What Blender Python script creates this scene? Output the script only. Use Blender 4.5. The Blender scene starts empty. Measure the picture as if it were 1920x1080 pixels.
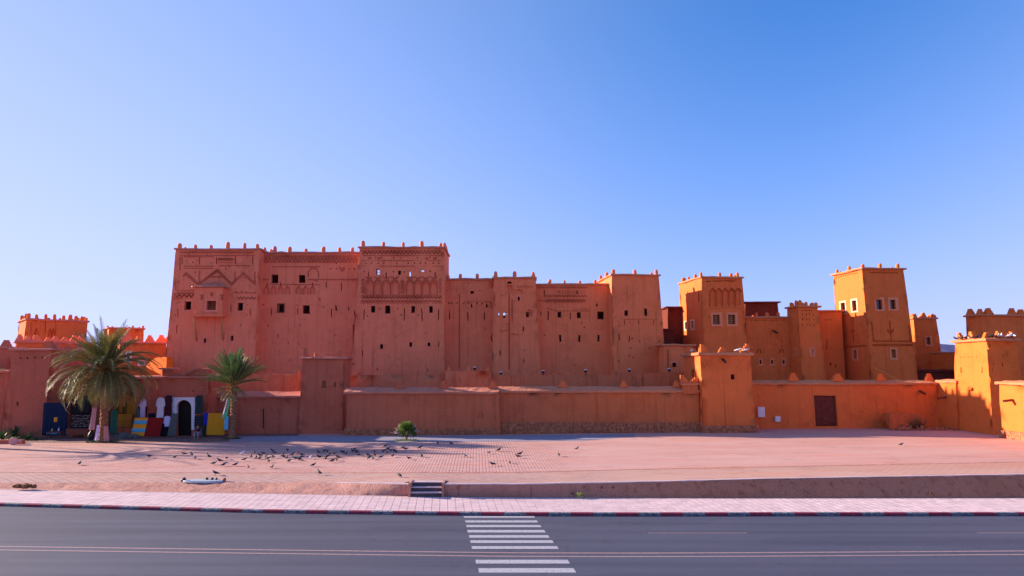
import bpy, math, random
from mathutils import Vector, Matrix, noise
from mathutils.geometry import delaunay_2d_cdt
random.seed(7)
SC = bpy.context.scene
COL = SC.collection
R = math.radians

# ------------------------------------------------------------------ camera
F, PX0, PY0, HOR, CH = 1280.0, 960.0, 540.0, 685.0, 8.15
PITCH = math.atan((HOR - PY0) / F)
cp, sp = math.cos(PITCH), math.sin(PITCH)
cam = bpy.data.cameras.new('camera')
cam.sensor_width = 36.0
cam.lens = 36.0 * F / 1920.0
cam.clip_start = 0.5
cam.clip_end = 20000
cam_o = bpy.data.objects.new('camera', cam)
cam_o.location = (0, 0, CH)
cam_o.rotation_euler = (R(90) + PITCH, 0, 0)
COL.objects.link(cam_o)
SC.camera = cam_o

# ------------------------------------------------------------------ light
SUN_EL, SUN_AZ = R(17.3), R(17)          # azimuth: how far behind the facades the sun stands
SDIR = Vector((-math.cos(SUN_AZ) * math.cos(SUN_EL), math.sin(SUN_AZ) * math.cos(SUN_EL), math.sin(SUN_EL)))  # towards sun
SKY_G, SKY_A, SKY_L = 1.25, (1.55, 1.40, 1.08), (2.2, 2.5, 6.2)
w = bpy.data.worlds.new('World')
SC.world = w
w.use_nodes = True
nt = w.node_tree
nt.nodes.clear()
sky = nt.nodes.new('ShaderNodeTexSky')
sky.sky_type = 'NISHITA'
sky.sun_disc = False
sky.sun_elevation = SUN_EL
sky.sun_rotation = math.atan2(SDIR.x, SDIR.y)
sky.altitude = 1100
sky.air_density = 1.0
sky.dust_density = 0.6
sky.ozone_density = 2.0
def vmath(op, x, y):
    m = nt.nodes.new('ShaderNodeVectorMath'); m.operation = op
    for k, v in enumerate((x, y)):
        if hasattr(v, 'node'): nt.links.new(v, m.inputs[k])
        else: m.inputs[k].default_value = v
    return m.outputs[0]
# camera response of the saturated photograph applied to the whole sky: steeper contrast, then a soft shoulder
gm = nt.nodes.new('ShaderNodeGamma'); gm.inputs[1].default_value = SKY_G
nt.links.new(sky.outputs[0], gm.inputs[0])
c1 = vmath('MULTIPLY', gm.outputs[0], SKY_A)
# polarised band: a clear sky is deepest 90 degrees from the sun, on both sides alike
geo = nt.nodes.new('ShaderNodeTexCoord')
dv = nt.nodes.new('ShaderNodeVectorMath'); dv.operation = 'DOT_PRODUCT'
nt.links.new(geo.outputs['Generated'], dv.inputs[0]); dv.inputs[1].default_value = SDIR
def smath(op, x, y):
    m = nt.nodes.new('ShaderNodeMath'); m.operation = op
    for k, v in enumerate((x, y)):
        if hasattr(v, 'node'): nt.links.new(v, m.inputs[k])
        else: m.inputs[k].default_value = v
    return m.outputs[0]
d2 = smath('MULTIPLY', dv.outputs['Value'], dv.outputs['Value'])
pol = smath('DIVIDE', smath('SUBTRACT', 1.0, d2), smath('ADD', 1.0, d2)); pol = smath('MULTIPLY', pol, pol)
sepz = nt.nodes.new('ShaderNodeSeparateXYZ'); nt.links.new(geo.outputs['Generated'], sepz.inputs[0])
zz = smath('MINIMUM', smath('MAXIMUM', sepz.outputs['Z'], 0.0), 0.45)
def chan(k, kz, kv): return smath('MAXIMUM', smath('SUBTRACT', smath('SUBTRACT', 1.0, smath('MULTIPLY', zz, kv)), smath('MULTIPLY', pol, smath('ADD', smath('MULTIPLY', zz, kz), k))), 0.03)
cmb = nt.nodes.new('ShaderNodeCombineXYZ')
for i, (k, kz, kv) in enumerate(((.46, .45, .30), (.36, .22, .15), (.06, .0, .0))): nt.links.new(chan(k, kz, kv), cmb.inputs[i])
c1 = vmath('MULTIPLY', c1, cmb.outputs[0])
c2 = vmath('ADD', vmath('MULTIPLY', c1, tuple(1 / k for k in SKY_L)), (1, 1, 1))
c3 = vmath('DIVIDE', c1, c2)
bg = nt.nodes.new('ShaderNodeBackground')
bg.inputs['Strength'].default_value = 0.15
outw = nt.nodes.new('ShaderNodeOutputWorld')
nt.links.new(c3, bg.inputs['Color'])
nt.links.new(bg.outputs[0], outw.inputs['Surface'])
sun = bpy.data.lights.new('sun', 'SUN')
sun.energy = 4.9
sun.angle = R(0.53)
sun.color = (1.0, 0.80, 0.62)
sun_o = bpy.data.objects.new('sun', sun)
sun_o.rotation_euler = SDIR.to_track_quat('Z', 'Y').to_euler()
COL.objects.link(sun_o)
SC.view_settings.view_transform = 'Standard'
SC.view_settings.look = 'None'
SC.view_settings.exposure = 1.27
SC.view_settings.gamma = 1.0
SC.view_settings.use_curve_mapping = False
SC.cycles.max_bounces = 6
SC.cycles.diffuse_bounces = 4

# ------------------------------------------------------------------ measuring helpers (photo sight lines to world points)
def ray(px, py):
    x = (px - PX0) / F
    u = (PY0 - py) / F
    return Vector((x, cp - u * sp, sp + u * cp))
CAM = Vector((0, 0, CH))
def at(px, py, d):
    r = ray(px, py)
    return CAM + r * (d / r.y)
def atz(px, py, z):
    r = ray(px, py)
    return CAM + r * ((z - CH) / r.z)
def interp(x, pts):
    if x <= pts[0][0]: return pts[0][1]
    for (a, b), (c, d) in zip(pts, pts[1:]):
        if x <= c: return b + (d - b) * (x - a) / (c - a)
    return pts[-1][1]
ZF = [(-960, .30), (-480, .48), (-330, .62), (-190, .92), (0, .93), (240, 1.00), (480, 1.16), (960, 1.38)]
ZB = [(-960, .60), (-300, .80), (0, .90), (350, 1.10), (900, 1.30)]
def zp(x, y):
    u = x / max(y, 1) * F
    s = min(max((y - 42.0) / 28.0, 0), 1)
    return interp(u, ZF) * (1 - s) + interp(u, ZB) * s
def plaza_pt(px, py):
    z = .9
    for _ in range(12):
        p = atz(px, py, z)
        z = zp(p.x, p.y)
    return Vector((p.x, p.y, z))

# ------------------------------------------------------------------ object helpers
def tag(o, label=None, cat=None, group=None, kind=None):
    if label: o['label'] = label
    if cat: o['category'] = cat
    if group: o['group'] = group
    if kind: o['kind'] = kind
    return o
def empty(name, loc, label=None, cat=None, group=None, kind=None, rz=0):
    o = bpy.data.objects.new(name, None)
    o.empty_display_size = .3
    o.location = loc
    o.rotation_euler = (0, 0, rz)
    COL.objects.link(o)
    return tag(o, label, cat, group, kind)
def root_loc(o):
    v = Vector((0, 0, 0))
    while o is not None:
        v = v + Vector(o.location)
        o = o.parent
    return v
class MB:
    def __init__(s): s.v = []; s.f = []; s.sm = []; s.mi = []
    def add(s, vs, fs, smooth=False, mi=0):
        n = len(s.v)
        s.v.extend([tuple(p) for p in vs])
        for f in fs:
            s.f.append(tuple(i + n for i in f)); s.sm.append(smooth); s.mi.append(mi)
    def box(s, c, sx, sy, sz, M=None, taper=0.0, mi=0):
        """box centred in xy at c, base at c.z"""
        c = Vector(c); vs = []
        for z, t in ((0, 1), (sz, 1 - taper)):
            for x, y in ((-1, -1), (1, -1), (1, 1), (-1, 1)):
                p = Vector((x * sx / 2 * t, y * sy / 2 * t, z))
                if M is not None: p = M @ p
                vs.append(c + p)
        s.add(vs, [(0, 3, 2, 1), (4, 5, 6, 7), (0, 1, 5, 4), (1, 2, 6, 5), (2, 3, 7, 6), (3, 0, 4, 7)], mi=mi)
    def tube(s, pts, rad, seg=8, flat=1.0, mi=0, smooth=True, up=Vector((0, 0, 1))):
        n0 = []; vs = []; fs = []
        for i, p in enumerate(pts):
            p = Vector(p)
            a = Vector(pts[max(i - 1, 0)]); b = Vector(pts[min(i + 1, len(pts) - 1)])
            t = (b - a).normalized()
            sx = t.cross(up)
            if sx.length < 1e-3: sx = t.cross(Vector((0, 1, 0)))
            sx.normalize(); sy = sx.cross(t)
            r = rad[i] if isinstance(rad, (list, tuple)) else rad
            for k in range(seg):
                an = 2 * math.pi * k / seg
                vs.append(p + sx * math.cos(an) * r + sy * math.sin(an) * r * flat)
        m = len(pts)
        for i in range(m - 1):
            for k in range(seg):
                a = i * seg + k; b = i * seg + (k + 1) % seg
                fs.append((a, b, b + seg, a + seg))
        fs.append(tuple(range(seg - 1, -1, -1))); fs.append(tuple(range((m - 1) * seg, m * seg)))
        s.add(vs, fs, smooth, mi)
    def mesh(s, name, mats):
        me = bpy.data.meshes.new(name)
        me.from_pydata(s.v, [], s.f)
        me.polygons.foreach_set('use_smooth', s.sm)
        if any(s.mi): me.polygons.foreach_set('material_index', s.mi)
        for m in (mats if isinstance(mats, (list, tuple)) else [mats]): me.materials.append(m)
        me.update()
        return me
    def build(s, name, mats, parent=None, **kw):
        """mesh given in world coordinates"""
        me = s.mesh(name, mats)
        o = bpy.data.objects.new(name, me)
        if parent is not None:
            o.parent = parent
            o.location = -root_loc(parent)
        COL.objects.link(o)
        return tag(o, **kw)
def place(name, me, loc, rz=0, parent=None, scale=None, rot=None, **kw):
    o = bpy.data.objects.new(name, me)
    loc = Vector(loc)
    if parent is not None:
        o.parent = parent; loc = loc - root_loc(parent)
    o.location = loc
    o.rotation_euler = rot if rot else (0, 0, rz)
    if scale: o.scale = scale
    COL.objects.link(o)
    return tag(o, **kw)

# ------------------------------------------------------------------ materials
def new_mat(name):
    m = bpy.data.materials.new(name); m.use_nodes = True
    n = m.node_tree; b = n.nodes['Principled BSDF']
    return m, n, b
def nd(n, t, **kw):
    x = n.nodes.new(t)
    for k, v in kw.items():
        if k in x.inputs.keys(): x.inputs[k].default_value = v
        else: setattr(x, k, v)
    return x
def mixc(n, fac, a, b, blend='MIX'):
    m = n.nodes.new('ShaderNodeMix'); m.data_type = 'RGBA'; m.blend_type = blend
    for s, v in ((0, fac), (6, a), (7, b)):
        if hasattr(v, 'node'): n.links.new(v, m.inputs[s])
        elif isinstance(v, (int, float)): m.inputs[s].default_value = v
        else: m.inputs[s].default_value = (*v, 1)
    return m.outputs[2]
def maprange(n, v, a, b, c=0.0, d=1.0):
    m = n.nodes.new('ShaderNodeMapRange')
    n.links.new(v, m.inputs['Value'])
    for k, x in (('From Min', a), ('From Max', b), ('To Min', c), ('To Max', d)): m.inputs[k].default_value = x
    return m.outputs[0]
def wpos(n, sc=(1, 1, 1)):
    g = n.nodes.new('ShaderNodeNewGeometry'); mp = n.nodes.new('ShaderNodeMapping')
    mp.inputs['Scale'].default_value = sc
    n.links.new(g.outputs['Position'], mp.inputs['Vector'])
    return mp.outputs[0]
def tex_noise(n, vec, scale, detail=4, rough=.55):
    t = nd(n, 'ShaderNodeTexNoise', Scale=scale, Detail=detail, Roughness=rough)
    n.links.new(vec, t.inputs['Vector'])
    return t.outputs['Fac']
def adobe(name, left, right, dark=.78, x0=-20.0, x1=22.0, bump=.5, streak=.35):
    """mud plaster; the base colour turns from red (left end of the site) to ochre (right end)"""
    m, n, b = new_mat(name)
    pos = wpos(n)
    sep = n.nodes.new('ShaderNodeSeparateXYZ'); n.links.new(pos, sep.inputs[0])
    fx = maprange(n, sep.outputs['X'], x0, x1)
    base = mixc(n, fx, left, right)  # camera's tint across the view, put into the plaster colour
    big = tex_noise(n, pos, .16, 5, .6)
    mid = tex_noise(n, pos, 1.1, 5, .65)
    fine = tex_noise(n, pos, 9.0, 4, .7)
    st = tex_noise(n, wpos(n, (1.6, 1.6, .10)), 1.0, 4, .6)
    c = mixc(n, maprange(n, big, .45, .75, 0, .30), base, tuple(k * dark for k in left), 'MIX')
    c = mixc(n, maprange(n, st, .52, .74, 0, streak), c, (.74, .62, .58), 'MULTIPLY')
    c = mixc(n, maprange(n, mid, .5, .8, 0, .35), c, (1.18, 1.16, 1.18), 'MULTIPLY')
    c = mixc(n, maprange(n, fine, .45, .8, 0, .35), c, (.78, .76, .76), 'MULTIPLY')
    # repaired patches with edges, rain runs and small pits
    pt_ = tex_noise(n, wpos(n, (.22, .22, .30)), 1.0, 7, .68)
    c = mixc(n, maprange(n, pt_, .545, .565, 0, .30), c, (.80, .72, .68), 'MULTIPLY')
    c = mixc(n, maprange(n, pt_, .40, .385, 0, .28), c, (1.22, 1.20, 1.18), 'MULTIPLY')
    run = tex_noise(n, wpos(n, (3.2, 3.2, .09)), 1.0, 5, .7)
    c = mixc(n, maprange(n, run, .56, .70, 0, streak * 1.2), c, (.66, .56, .52), 'MULTIPLY')
    vo = nd(n, 'ShaderNodeTexVoronoi', Scale=1.0); vo.feature = 'DISTANCE_TO_EDGE'
    wv = n.nodes.new('ShaderNodeVectorMath'); wv.operation = 'ADD'
    nz = nd(n, 'ShaderNodeTexNoise', Scale=1.2, Detail=4.0); n.links.new(pos, nz.inputs['Vector'])
    n.links.new(nz.outputs['Color'], wv.inputs[0]); n.links.new(wpos(n, (.45, .45, .35)), wv.inputs[1]); n.links.new(wv.outputs[0], vo.inputs['Vector'])
    ck = n.nodes.new('ShaderNodeMath'); ck.operation = 'MULTIPLY'; n.links.new(maprange(n, vo.outputs['Distance'], .0, .012, 1, 0), ck.inputs[0]); n.links.new(maprange(n, big, .48, .56), ck.inputs[1])
    c = mixc(n, ck.outputs[0], c, (.55, .45, .42), 'MULTIPLY')
    n.links.new(c, b.inputs['Base Color'])
    b.inputs['Roughness'].default_value = .93
    b.inputs['Specular IOR Level'].default_value = .2
    bm = nd(n, 'ShaderNodeBump', Strength=bump, Distance=.12)
    s = n.nodes.new('ShaderNodeMath'); s.operation = 'MULTIPLY_ADD'
    n.links.new(mid, s.inputs[0]); s.inputs[1].default_value = 1.3; n.links.new(fine, s.inputs[2])
    n.links.new(s.outputs[0], bm.inputs['Height'])
    n.links.new(bm.outputs[0], b.inputs['Normal'])
    return m
def simple(name, col, rough=.8, var=.25, scale=6, bump=.2, metal=0, spec=.3, dist=.02):
    m, n, b = new_mat(name)
    pos = wpos(n)
    f = tex_noise(n, pos, scale, 4, .6)
    c = mixc(n, maprange(n, f, .3, .7), tuple(k * (1 - var) for k in col), tuple(min(k * (1 + var), 1) for k in col))
    n.links.new(c, b.inputs['Base Color'])
    b.inputs['Roughness'].default_value = rough
    b.inputs['Metallic'].default_value = metal
    b.inputs['Specular IOR Level'].default_value = spec
    if bump:
        bm = nd(n, 'ShaderNodeBump', Strength=bump, Distance=dist)
        n.links.new(f, bm.inputs['Height']); n.links.new(bm.outputs[0], b.inputs['Normal'])
    return m
M = {}
M['red'] = adobe('red_mud_plaster', (.88, .245, .125), (.88, .225, .075), streak=.5)
M['outer'] = adobe('outer_wall_mud_plaster', (.54, .145, .085), (.66, .17, .045), x0=-30, x1=26, streak=.5)
M['inner'] = adobe('inner_wall_plaster', (.68, .205, .10), (.64, .18, .07), streak=.8)
M['orange'] = adobe('orange_mud_plaster', (.80, .185, .050), (.80, .180, .040), x0=10, x1=50, streak=.35)
M['ochre'] = adobe('ochre_mud_plaster', (.80, .185, .036), (.80, .185, .036), x0=30, x1=60, streak=.2)
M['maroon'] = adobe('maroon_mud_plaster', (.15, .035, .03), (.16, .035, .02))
M['relief_red'] = adobe('darker_carved_plaster', (.55, .12, .065), (.55, .12, .045))  # shade of the carved lines put into the colour of both relief plasters
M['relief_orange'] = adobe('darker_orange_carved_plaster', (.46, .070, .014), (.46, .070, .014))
M['cap'] = adobe('straw_and_mud_coping', (.66, .24, .17), (.72, .27, .12), bump=1.0, streak=.1)
M['pale'] = simple('pale_window_surround', (.78, .27, .13), .85)
M['pinkframe'] = simple('terracotta_window_surround', (.88, .25, .14), .85)
M['cream'] = simple('cream_window_surround', (.72, .48, .30), .85)
M['white'] = simple('white_limewash', (.74, .72, .78), .8, .06, 3, .1)
M['whitebox'] = simple('white_painted_metal', (.72, .70, .72), .5, .05, 3, .05)
M['wood'] = simple('weathered_cedar_wood', (.17, .055, .03), .75, .45, 14, .5)
M['doorwood'] = simple('dark_red_door_planks', (.15, .022, .010), .6, .6, 5, .5)
M['lightwood'] = simple('golden_wood_beam', (.48, .22, .06), .7, .3, 10, .3)
M['dark'] = simple('doorway_shade_black', (.02, .014, .012), .8, .3, 8, .2)
M['glass'] = simple('dark_window_glass', (.015, .018, .025), .15, .1, 3, 0, spec=.5)
M['iron'] = simple('wrought_iron', (.03, .03, .035), .5, .2, 20, .1, metal=.6)
M['tile'] = simple('glazed_roof_tiles', (.62, .22, .15), .55, .4, 9, .3)
M['stone'] = simple('rubble_stone', (.42, .14, .065), .9, .45, 3.0, .8)
M['pink'] = simple('pink_stucco', (.62, .30, .28), .85, .1, 2, .1)

# ------------------------------------------------------------------ building kit
def disp(p, k=1.0):
    v = noise.noise_vector(p * .33) * .10 + noise.noise_vector(p * 1.1 + Vector((9, 3, 5))) * .055
    return v * k
class Face:
    def __init__(s, bl, br, tr, tl, nv=0):
        s.c = [Vector(bl), Vector(br), Vector(tr), Vector(tl)]
        s.o = s.c[0]
        s.U = (s.c[1] - s.c[0]).normalized()
        t = s.c[3] - s.c[0]
        s.n = s.U.cross(t).normalized()          # outward
        s.V = s.n.cross(s.U).normalized()
        s.holes = []
        s.nv = nv
    def uv(s, px, py):
        r = ray(px, py)
        k = (s.o - CAM).dot(s.n) / r.dot(s.n)
        p = CAM + r * k
        d = p - s.o
        return (d.dot(s.U), d.dot(s.V))
    def P(s, u, v, h=0): return s.o + s.U * u + s.V * v + s.n * h
    def rect(s, x0, y0, x1, y1):
        a = s.uv(x0, y1); b = s.uv(x1, y1); c = s.uv(x1, y0); d = s.uv(x0, y0)
        u0 = (a[0] + d[0]) / 2; u1 = (b[0] + c[0]) / 2; v0 = (a[1] + b[1]) / 2; v1 = (c[1] + d[1]) / 2
        if u0 > u1: u0, u1 = u1, u0
        return u0, v0, u1, v1
    def hole(s, x0, y0, x1, y1, depth=.55, back=False, jag=0):
        u0, v0, u1, v1 = s.rect(x0, y0, x1, y1)
        j = lambda: random.uniform(-jag, jag)
        s.holes.append(([(u0 + j(), v0 + j()), (u1 + j(), v0 + j()), (u1 + j(), v1 + j()), (u0 + j(), v1 + j())], depth, back))
        return u0, v0, u1, v1
    def poly(s, pts, depth=.4, back=False):
        s.holes.append(([s.uv(*p) for p in pts], depth, back))
    def arch(s, x0, y0, x1, y1, depth=.5, back=False, n=8, pointed=False):
        xm = (x0 + x1) / 2; rx = (x1 - x0) / 2; pts = [(x0, y1)]
        pts.append((x1, y1))
        if pointed:
            pts += [(x1, y0 + rx * .9), (xm, y0), (x0, y0 + rx * .9)]
        else:
            for i in range(n + 1):
                a = math.pi * i / n
                pts.append((xm + rx * math.cos(a), y0 + rx - rx * math.sin(a)))
        s.poly(pts, depth, back)
    def slit(s, x, y0, y1, w=2.2, depth=.5):
        s.poly([(x - w * .5, y1), (x + w * .5, y1), (x + w * .5, y0 + 3), (x, y0), (x - w * .5, y0 + 3)], depth)
    def tri(s, x, y, r=2.2, depth=.4):
        s.poly([(x - r, y + r * .8), (x + r, y + r * .8), (x, y - r)], depth)
    def dot(s, x, y, r=1.3, depth=.4): s.hole(x - r, y - r, x + r, y + r, depth)
    def mesh_into(s, mb, step=.9, kd=1.0):
        pts2 = []
        for c in s.c:
            d = c - s.o; pts2.append(Vector((d.dot(s.U), d.dot(s.V))))
        L = (pts2[1] - pts2[0]).length; H = (pts2[3] - pts2[0]).length
        nu = max(2, round(L / step)); nv = s.nv or max(2, round(H / step))
        bil = lambda a, b: (pts2[0] * (1 - a) + pts2[1] * a) * (1 - b) + (pts2[3] * (1 - a) + pts2[2] * a) * b
        V = []; E = []
        loop = [bil(i / nu, 0) for i in range(nu)] + [bil(1, j / nv) for j in range(nv)] + \
               [bil(1 - i / nu, 1) for i in range(nu)] + [bil(0, 1 - j / nv) for j in range(nv)]
        V += loop; E += [(i, (i + 1) % len(loop)) for i in range(len(loop))]
        cen = sum(pts2, Vector((0, 0))) / 4
        edges4 = [(pts2[i], pts2[(i + 1) % 4]) for i in range(4)]
        def inside(p, m=.06):
            for a, b in edges4:
                e = (b - a).normalized()
                if (e.x * (p.y - a.y) - e.y * (p.x - a.x)) < m: return False
            return True
        holes = []
        for poly, dep, back in s.holes:
            q = [Vector(p) for p in poly]
            if all(inside(p) for p in q):
                ar = sum(a.x * b.y - a.y * b.x for a, b in zip(q, q[1:] + q[:1]))
                if ar < 0: q.reverse()
                bb = (min(p.x for p in q), min(p.y for p in q), max(p.x for p in q), max(p.y for p in q))
                if any(not (bb[2] < o[3][0] or bb[0] > o[3][2] or bb[3] < o[3][1] or bb[1] > o[3][3]) for o in holes): continue
                holes.append((q, dep, back, bb))
        for i in range(1, nu):
            for j in range(1, nv):
                p = bil(i / nu, j / nv)
                if any(b[0] - .06 < p.x < b[2] + .06 and b[1] - .06 < p.y < b[3] + .06 for *_, b in holes): continue
                V.append(p)
        for q, *_ in holes:
            n0 = len(V); V += q
            E += [(n0 + i, n0 + (i + 1) % len(q)) for i in range(len(q))]
        ov, oe, of, *_ = delaunay_2d_cdt(V, E, [], 0, 1e-5)
        def pin(p, q):
            r = False
            for a, b in zip(q, q[1:] + q[:1]):
                if (a.y > p.y) != (b.y > p.y) and p.x < (b.x - a.x) * (p.y - a.y) / (b.y - a.y) + a.x: r = not r
            return r
        fs = []
        for f in of:
            c = sum((ov[i] for i in f), Vector((0, 0))) / len(f)
            hit = False
            for q, _, _, b in holes:
                if b[0] <= c.x <= b[2] and b[1] <= c.y <= b[3] and pin(c, q): hit = True; break
            if not hit: fs.append(tuple(f))
        vs = []
        for p in ov:
            w3 = s.P(p.x, p.y); vs.append(w3 + disp(w3, kd))
        mb.add(vs, fs, True)
        for q, dep, back, b in holes:
            o = [s.P(p.x, p.y) for p in q]; o = [p + disp(p, kd) for p in o]
            i_ = [s.P(p.x, p.y, -dep) for p in q]; k = len(q)
            mb.add(o + i_, [(a, a + k, (a + 1) % k + k, (a + 1) % k) for a in range(k)])
            if back: mb.add(i_, [tuple(range(k))], True)

class Block:
    """battered mud building: N = top front-left corner seen at a photo point, base front at depth db"""
    def __init__(s, name, label, cat, N, Rx, db, w2=None, Lx=None, th=0, zb=None, bat=(.03, .03, .03), mat='red', group=None, Ry=None, th_m=None):
        s.mat = mat
        th = R(th); s.r = Vector((math.cos(th), math.sin(th), 0)); s.l = Vector((-math.sin(th), math.cos(th), 0))
        d = db
        for _ in range(6):
            p = at(*N, d)
            zb_ = zp(p.x, min(p.y, 80)) - .15 if zb is None else zb
            d = db + bat[0] * (p.z - zb_)
        s.N = p; s.zt = p.z; s.zb = zb_
        def along(dirv, px):
            k = (px - PX0); a = F * p.x - k * (p.y * cp + (p.z - CH) * sp); bb = k * dirv.y * cp - F * dirv.x
            return a / bb
        s.w1 = along(s.r, Rx)
        s.w2 = along(s.l, Lx) if Lx is not None else w2
        h = s.zt - s.zb
        A0, A1, B0, B1 = -bat[1] * h, s.w1 + bat[2] * h, -bat[0] * h, s.w2 + bat[0] * h
        T = lambda a, b, z: Vector((s.N.x, s.N.y, 0)) + s.r * a + s.l * b + Vector((0, 0, z))
        s.T = T
        g = s.zb - .5 if zb is None else s.zb
        b0 = [T(A0, B0, g), T(A1, B0, g), T(A1, B1, g), T(A0, B1, g)]
        t0 = [T(0, 0, s.zt), T(s.w1, 0, s.zt), T(s.w1, s.w2, s.zt), T(0, s.w2, s.zt)]
        nv = max(2, round(h / .9))
        s.front = Face(b0[0], b0[1], t0[1], t0[0], nv)
        s.right = Face(b0[1], b0[2], t0[2], t0[1], nv)
        s.back = Face(b0[2], b0[3], t0[3], t0[2], nv)
        s.left = Face(b0[3], b0[0], t0[0], t0[3], nv)
        c = T(s.w1 / 2, s.w2 / 2, s.zb)
        s.root = empty(name, c, label, cat, group)
        s.relief = MB(); s.nrel = 0
    def edge_px(s, px, side='f'):
        """distance along the front (or left) top edge at photo column px"""
        d, o = (s.r, s.N) if side == 'f' else (s.l, s.N)
        k = px - PX0
        return (F * o.x - k * (o.y * cp + (o.z - CH) * sp)) / (k * d.y * cp - F * d.x)
    def finish(s, slab=True, ov=.22, tk=.2, step=.9):
        mb = MB()
        for f in (s.front, s.right, s.back, s.left): f.mesh_into(mb, step)
        s.wall = mb.build('wall', M[s.mat], s.root)
        if slab:
            s.slab(ov, tk)
        if s.nrel:
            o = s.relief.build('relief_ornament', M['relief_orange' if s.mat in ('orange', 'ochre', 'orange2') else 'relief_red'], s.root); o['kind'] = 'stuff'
        return s
    def slab(s, ov, tk, z=None, name='roof_slab', mat=None):
        mb = MB(); z = s.zt - tk * .35 if z is None else z
        nx = max(2, round(s.w1 / .8)); ny = max(2, round(s.w2 / .8))
        ring = [(-ov + (s.w1 + 2 * ov) * i / nx, -ov) for i in range(nx)] + [(s.w1 + ov, -ov + (s.w2 + 2 * ov) * j / ny) for j in range(ny)] + \
               [(s.w1 + ov - (s.w1 + 2 * ov) * i / nx, s.w2 + ov) for i in range(nx)] + [(-ov, s.w2 + ov - (s.w2 + 2 * ov) * j / ny) for j in range(ny)]
        rings = []
        for dz, inn in ((-tk * .2, .10), (0, 0), (tk * .7, 0.0), (tk, .08)):
            rr = []
            for a, b in ring:
                ca, cb = s.w1 / 2, s.w2 / 2
                p = s.T(a - math.copysign(inn, a - ca) if abs(a - ca) > s.w1 / 2 else a, b - math.copysign(inn, b - cb) if abs(b - cb) > s.w2 / 2 else b, z + dz)
                q = noise.noise_vector(p * .9) * .09 + noise.noise_vector(p * 2.3) * .05; q.z *= .9
                rr.append(p + q)
            rings.append(rr)
        k = len(ring); vs = [p for r_ in rings for p in r_]; fs = []
        for i in range(3):
            for a in range(k):
                fs.append((i * k + a, i * k + (a + 1) % k, (i + 1) * k + (a + 1) % k, (i + 1) * k + a))
        fs.append(tuple(range(k - 1, -1, -1))); fs.append(tuple(range(3 * k, 4 * k)))
        mb.add(vs, fs)
        s.ztop = z + tk
        return mb.build(name, M[mat or 'cap'] if (mat or s.mat) not in ('maroon',) else M['maroon'], s.root)
    def merlon(s, kind, a, b, along_l=False, sc=1.0, sink=.08):
        p = s.T(a, b, s.ztop - sink)
        rz = math.atan2(s.r.y, s.r.x) + (R(90) if along_l else 0) + random.uniform(-.06, .06)
        k = sc * random.uniform(.82, 1.12)
        place('merlon', MERLON[(kind, s.mat)] if (kind, s.mat) in MERLON else MERLON[(kind, 'red')], p, rz, s.root, scale=(k * random.uniform(.85, 1.1), k, k * random.uniform(.78, 1.1)), rot=(random.uniform(-.07, .07), random.uniform(-.09, .09), rz))
    def merlons(s, kind, front=(), left=(), nback=3, nside=2, sc=1.0, inset=.12):
        for px in front: s.merlon(kind, s.edge_px(px), inset, sc=sc)
        for px in left: s.merlon(kind, inset, s.edge_px(px, 'l'), True, sc=sc)
        for i in range(nback): s.merlon(kind, s.w1 * (i + .5) / nback, s.w2 - inset, sc=sc)
        for i in range(nside): s.merlon(kind, s.w1 - inset, s.w2 * (i + 1) / (nside + 1), True, sc=sc)
        if not left:
            for i in range(nside): s.merlon(kind, inset, s.w2 * (i + 1) / (nside + 1), True, sc=sc)
    # --- ornament
    def bar(s, face, p, q, w=.10, h=.07):
        a = Vector((*face.uv(*p),)); b = Vector((*face.uv(*q),)); d = (b - a)
        if d.length < .02: return
        d.normalize(); t = Vector((-d.y, d.x)) * w / 2
        c = [a - t, b - t, b + t, a + t]
        vs = [face.P(x.x, x.y, -.05) for x in c] + [face.P(x.x * 1, x.y, h) for x in c]
        s.relief.add(vs, [(4, 5, 6, 7), (0, 1, 5, 4), (1, 2, 6, 5), (2, 3, 7, 6), (3, 0, 4, 7)]); s.nrel += 1
    def line(s, face, pts, w=.10, h=.07):
        for p, q in zip(pts, pts[1:]): s.bar(face, p, q, w, h)
    def zig(s, face, x0, x1, y, amp=2.5, per=6, w=.10, h=.07, y1=None):
        n = max(2, round((x1 - x0) / per * 2)); y1 = y if y1 is None else y1
        s.line(face, [(x0 + (x1 - x0) * i / n, y + (y1 - y) * i / n + (amp if i % 2 else -amp)) for i in range(n + 1)], w, h)
    def zigv(s, face, x, y0, y1, amp=2, per=5, x1=None, w=.1, h=.06):
        n = max(2, round((y1 - y0) / per * 2)); x1 = x if x1 is None else x1
        s.line(face, [(x + (x1 - x) * i / n + (amp if i % 2 else -amp), y0 + (y1 - y0) * i / n) for i in range(n + 1)], w, h)
    def dentil(s, face, x0, x1, y, per=4, hh=3, y1=None, h=.10, w=.13):
        n = max(2, round((x1 - x0) / per)); y1 = y if y1 is None else y1
        for i in range(n):
            x = x0 + (x1 - x0) * (i + .5) / n; yy = y + (y1 - y) * i / n
            s.bar(face, (x, yy - hh / 2), (x, yy + hh / 2), w, h)
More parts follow.
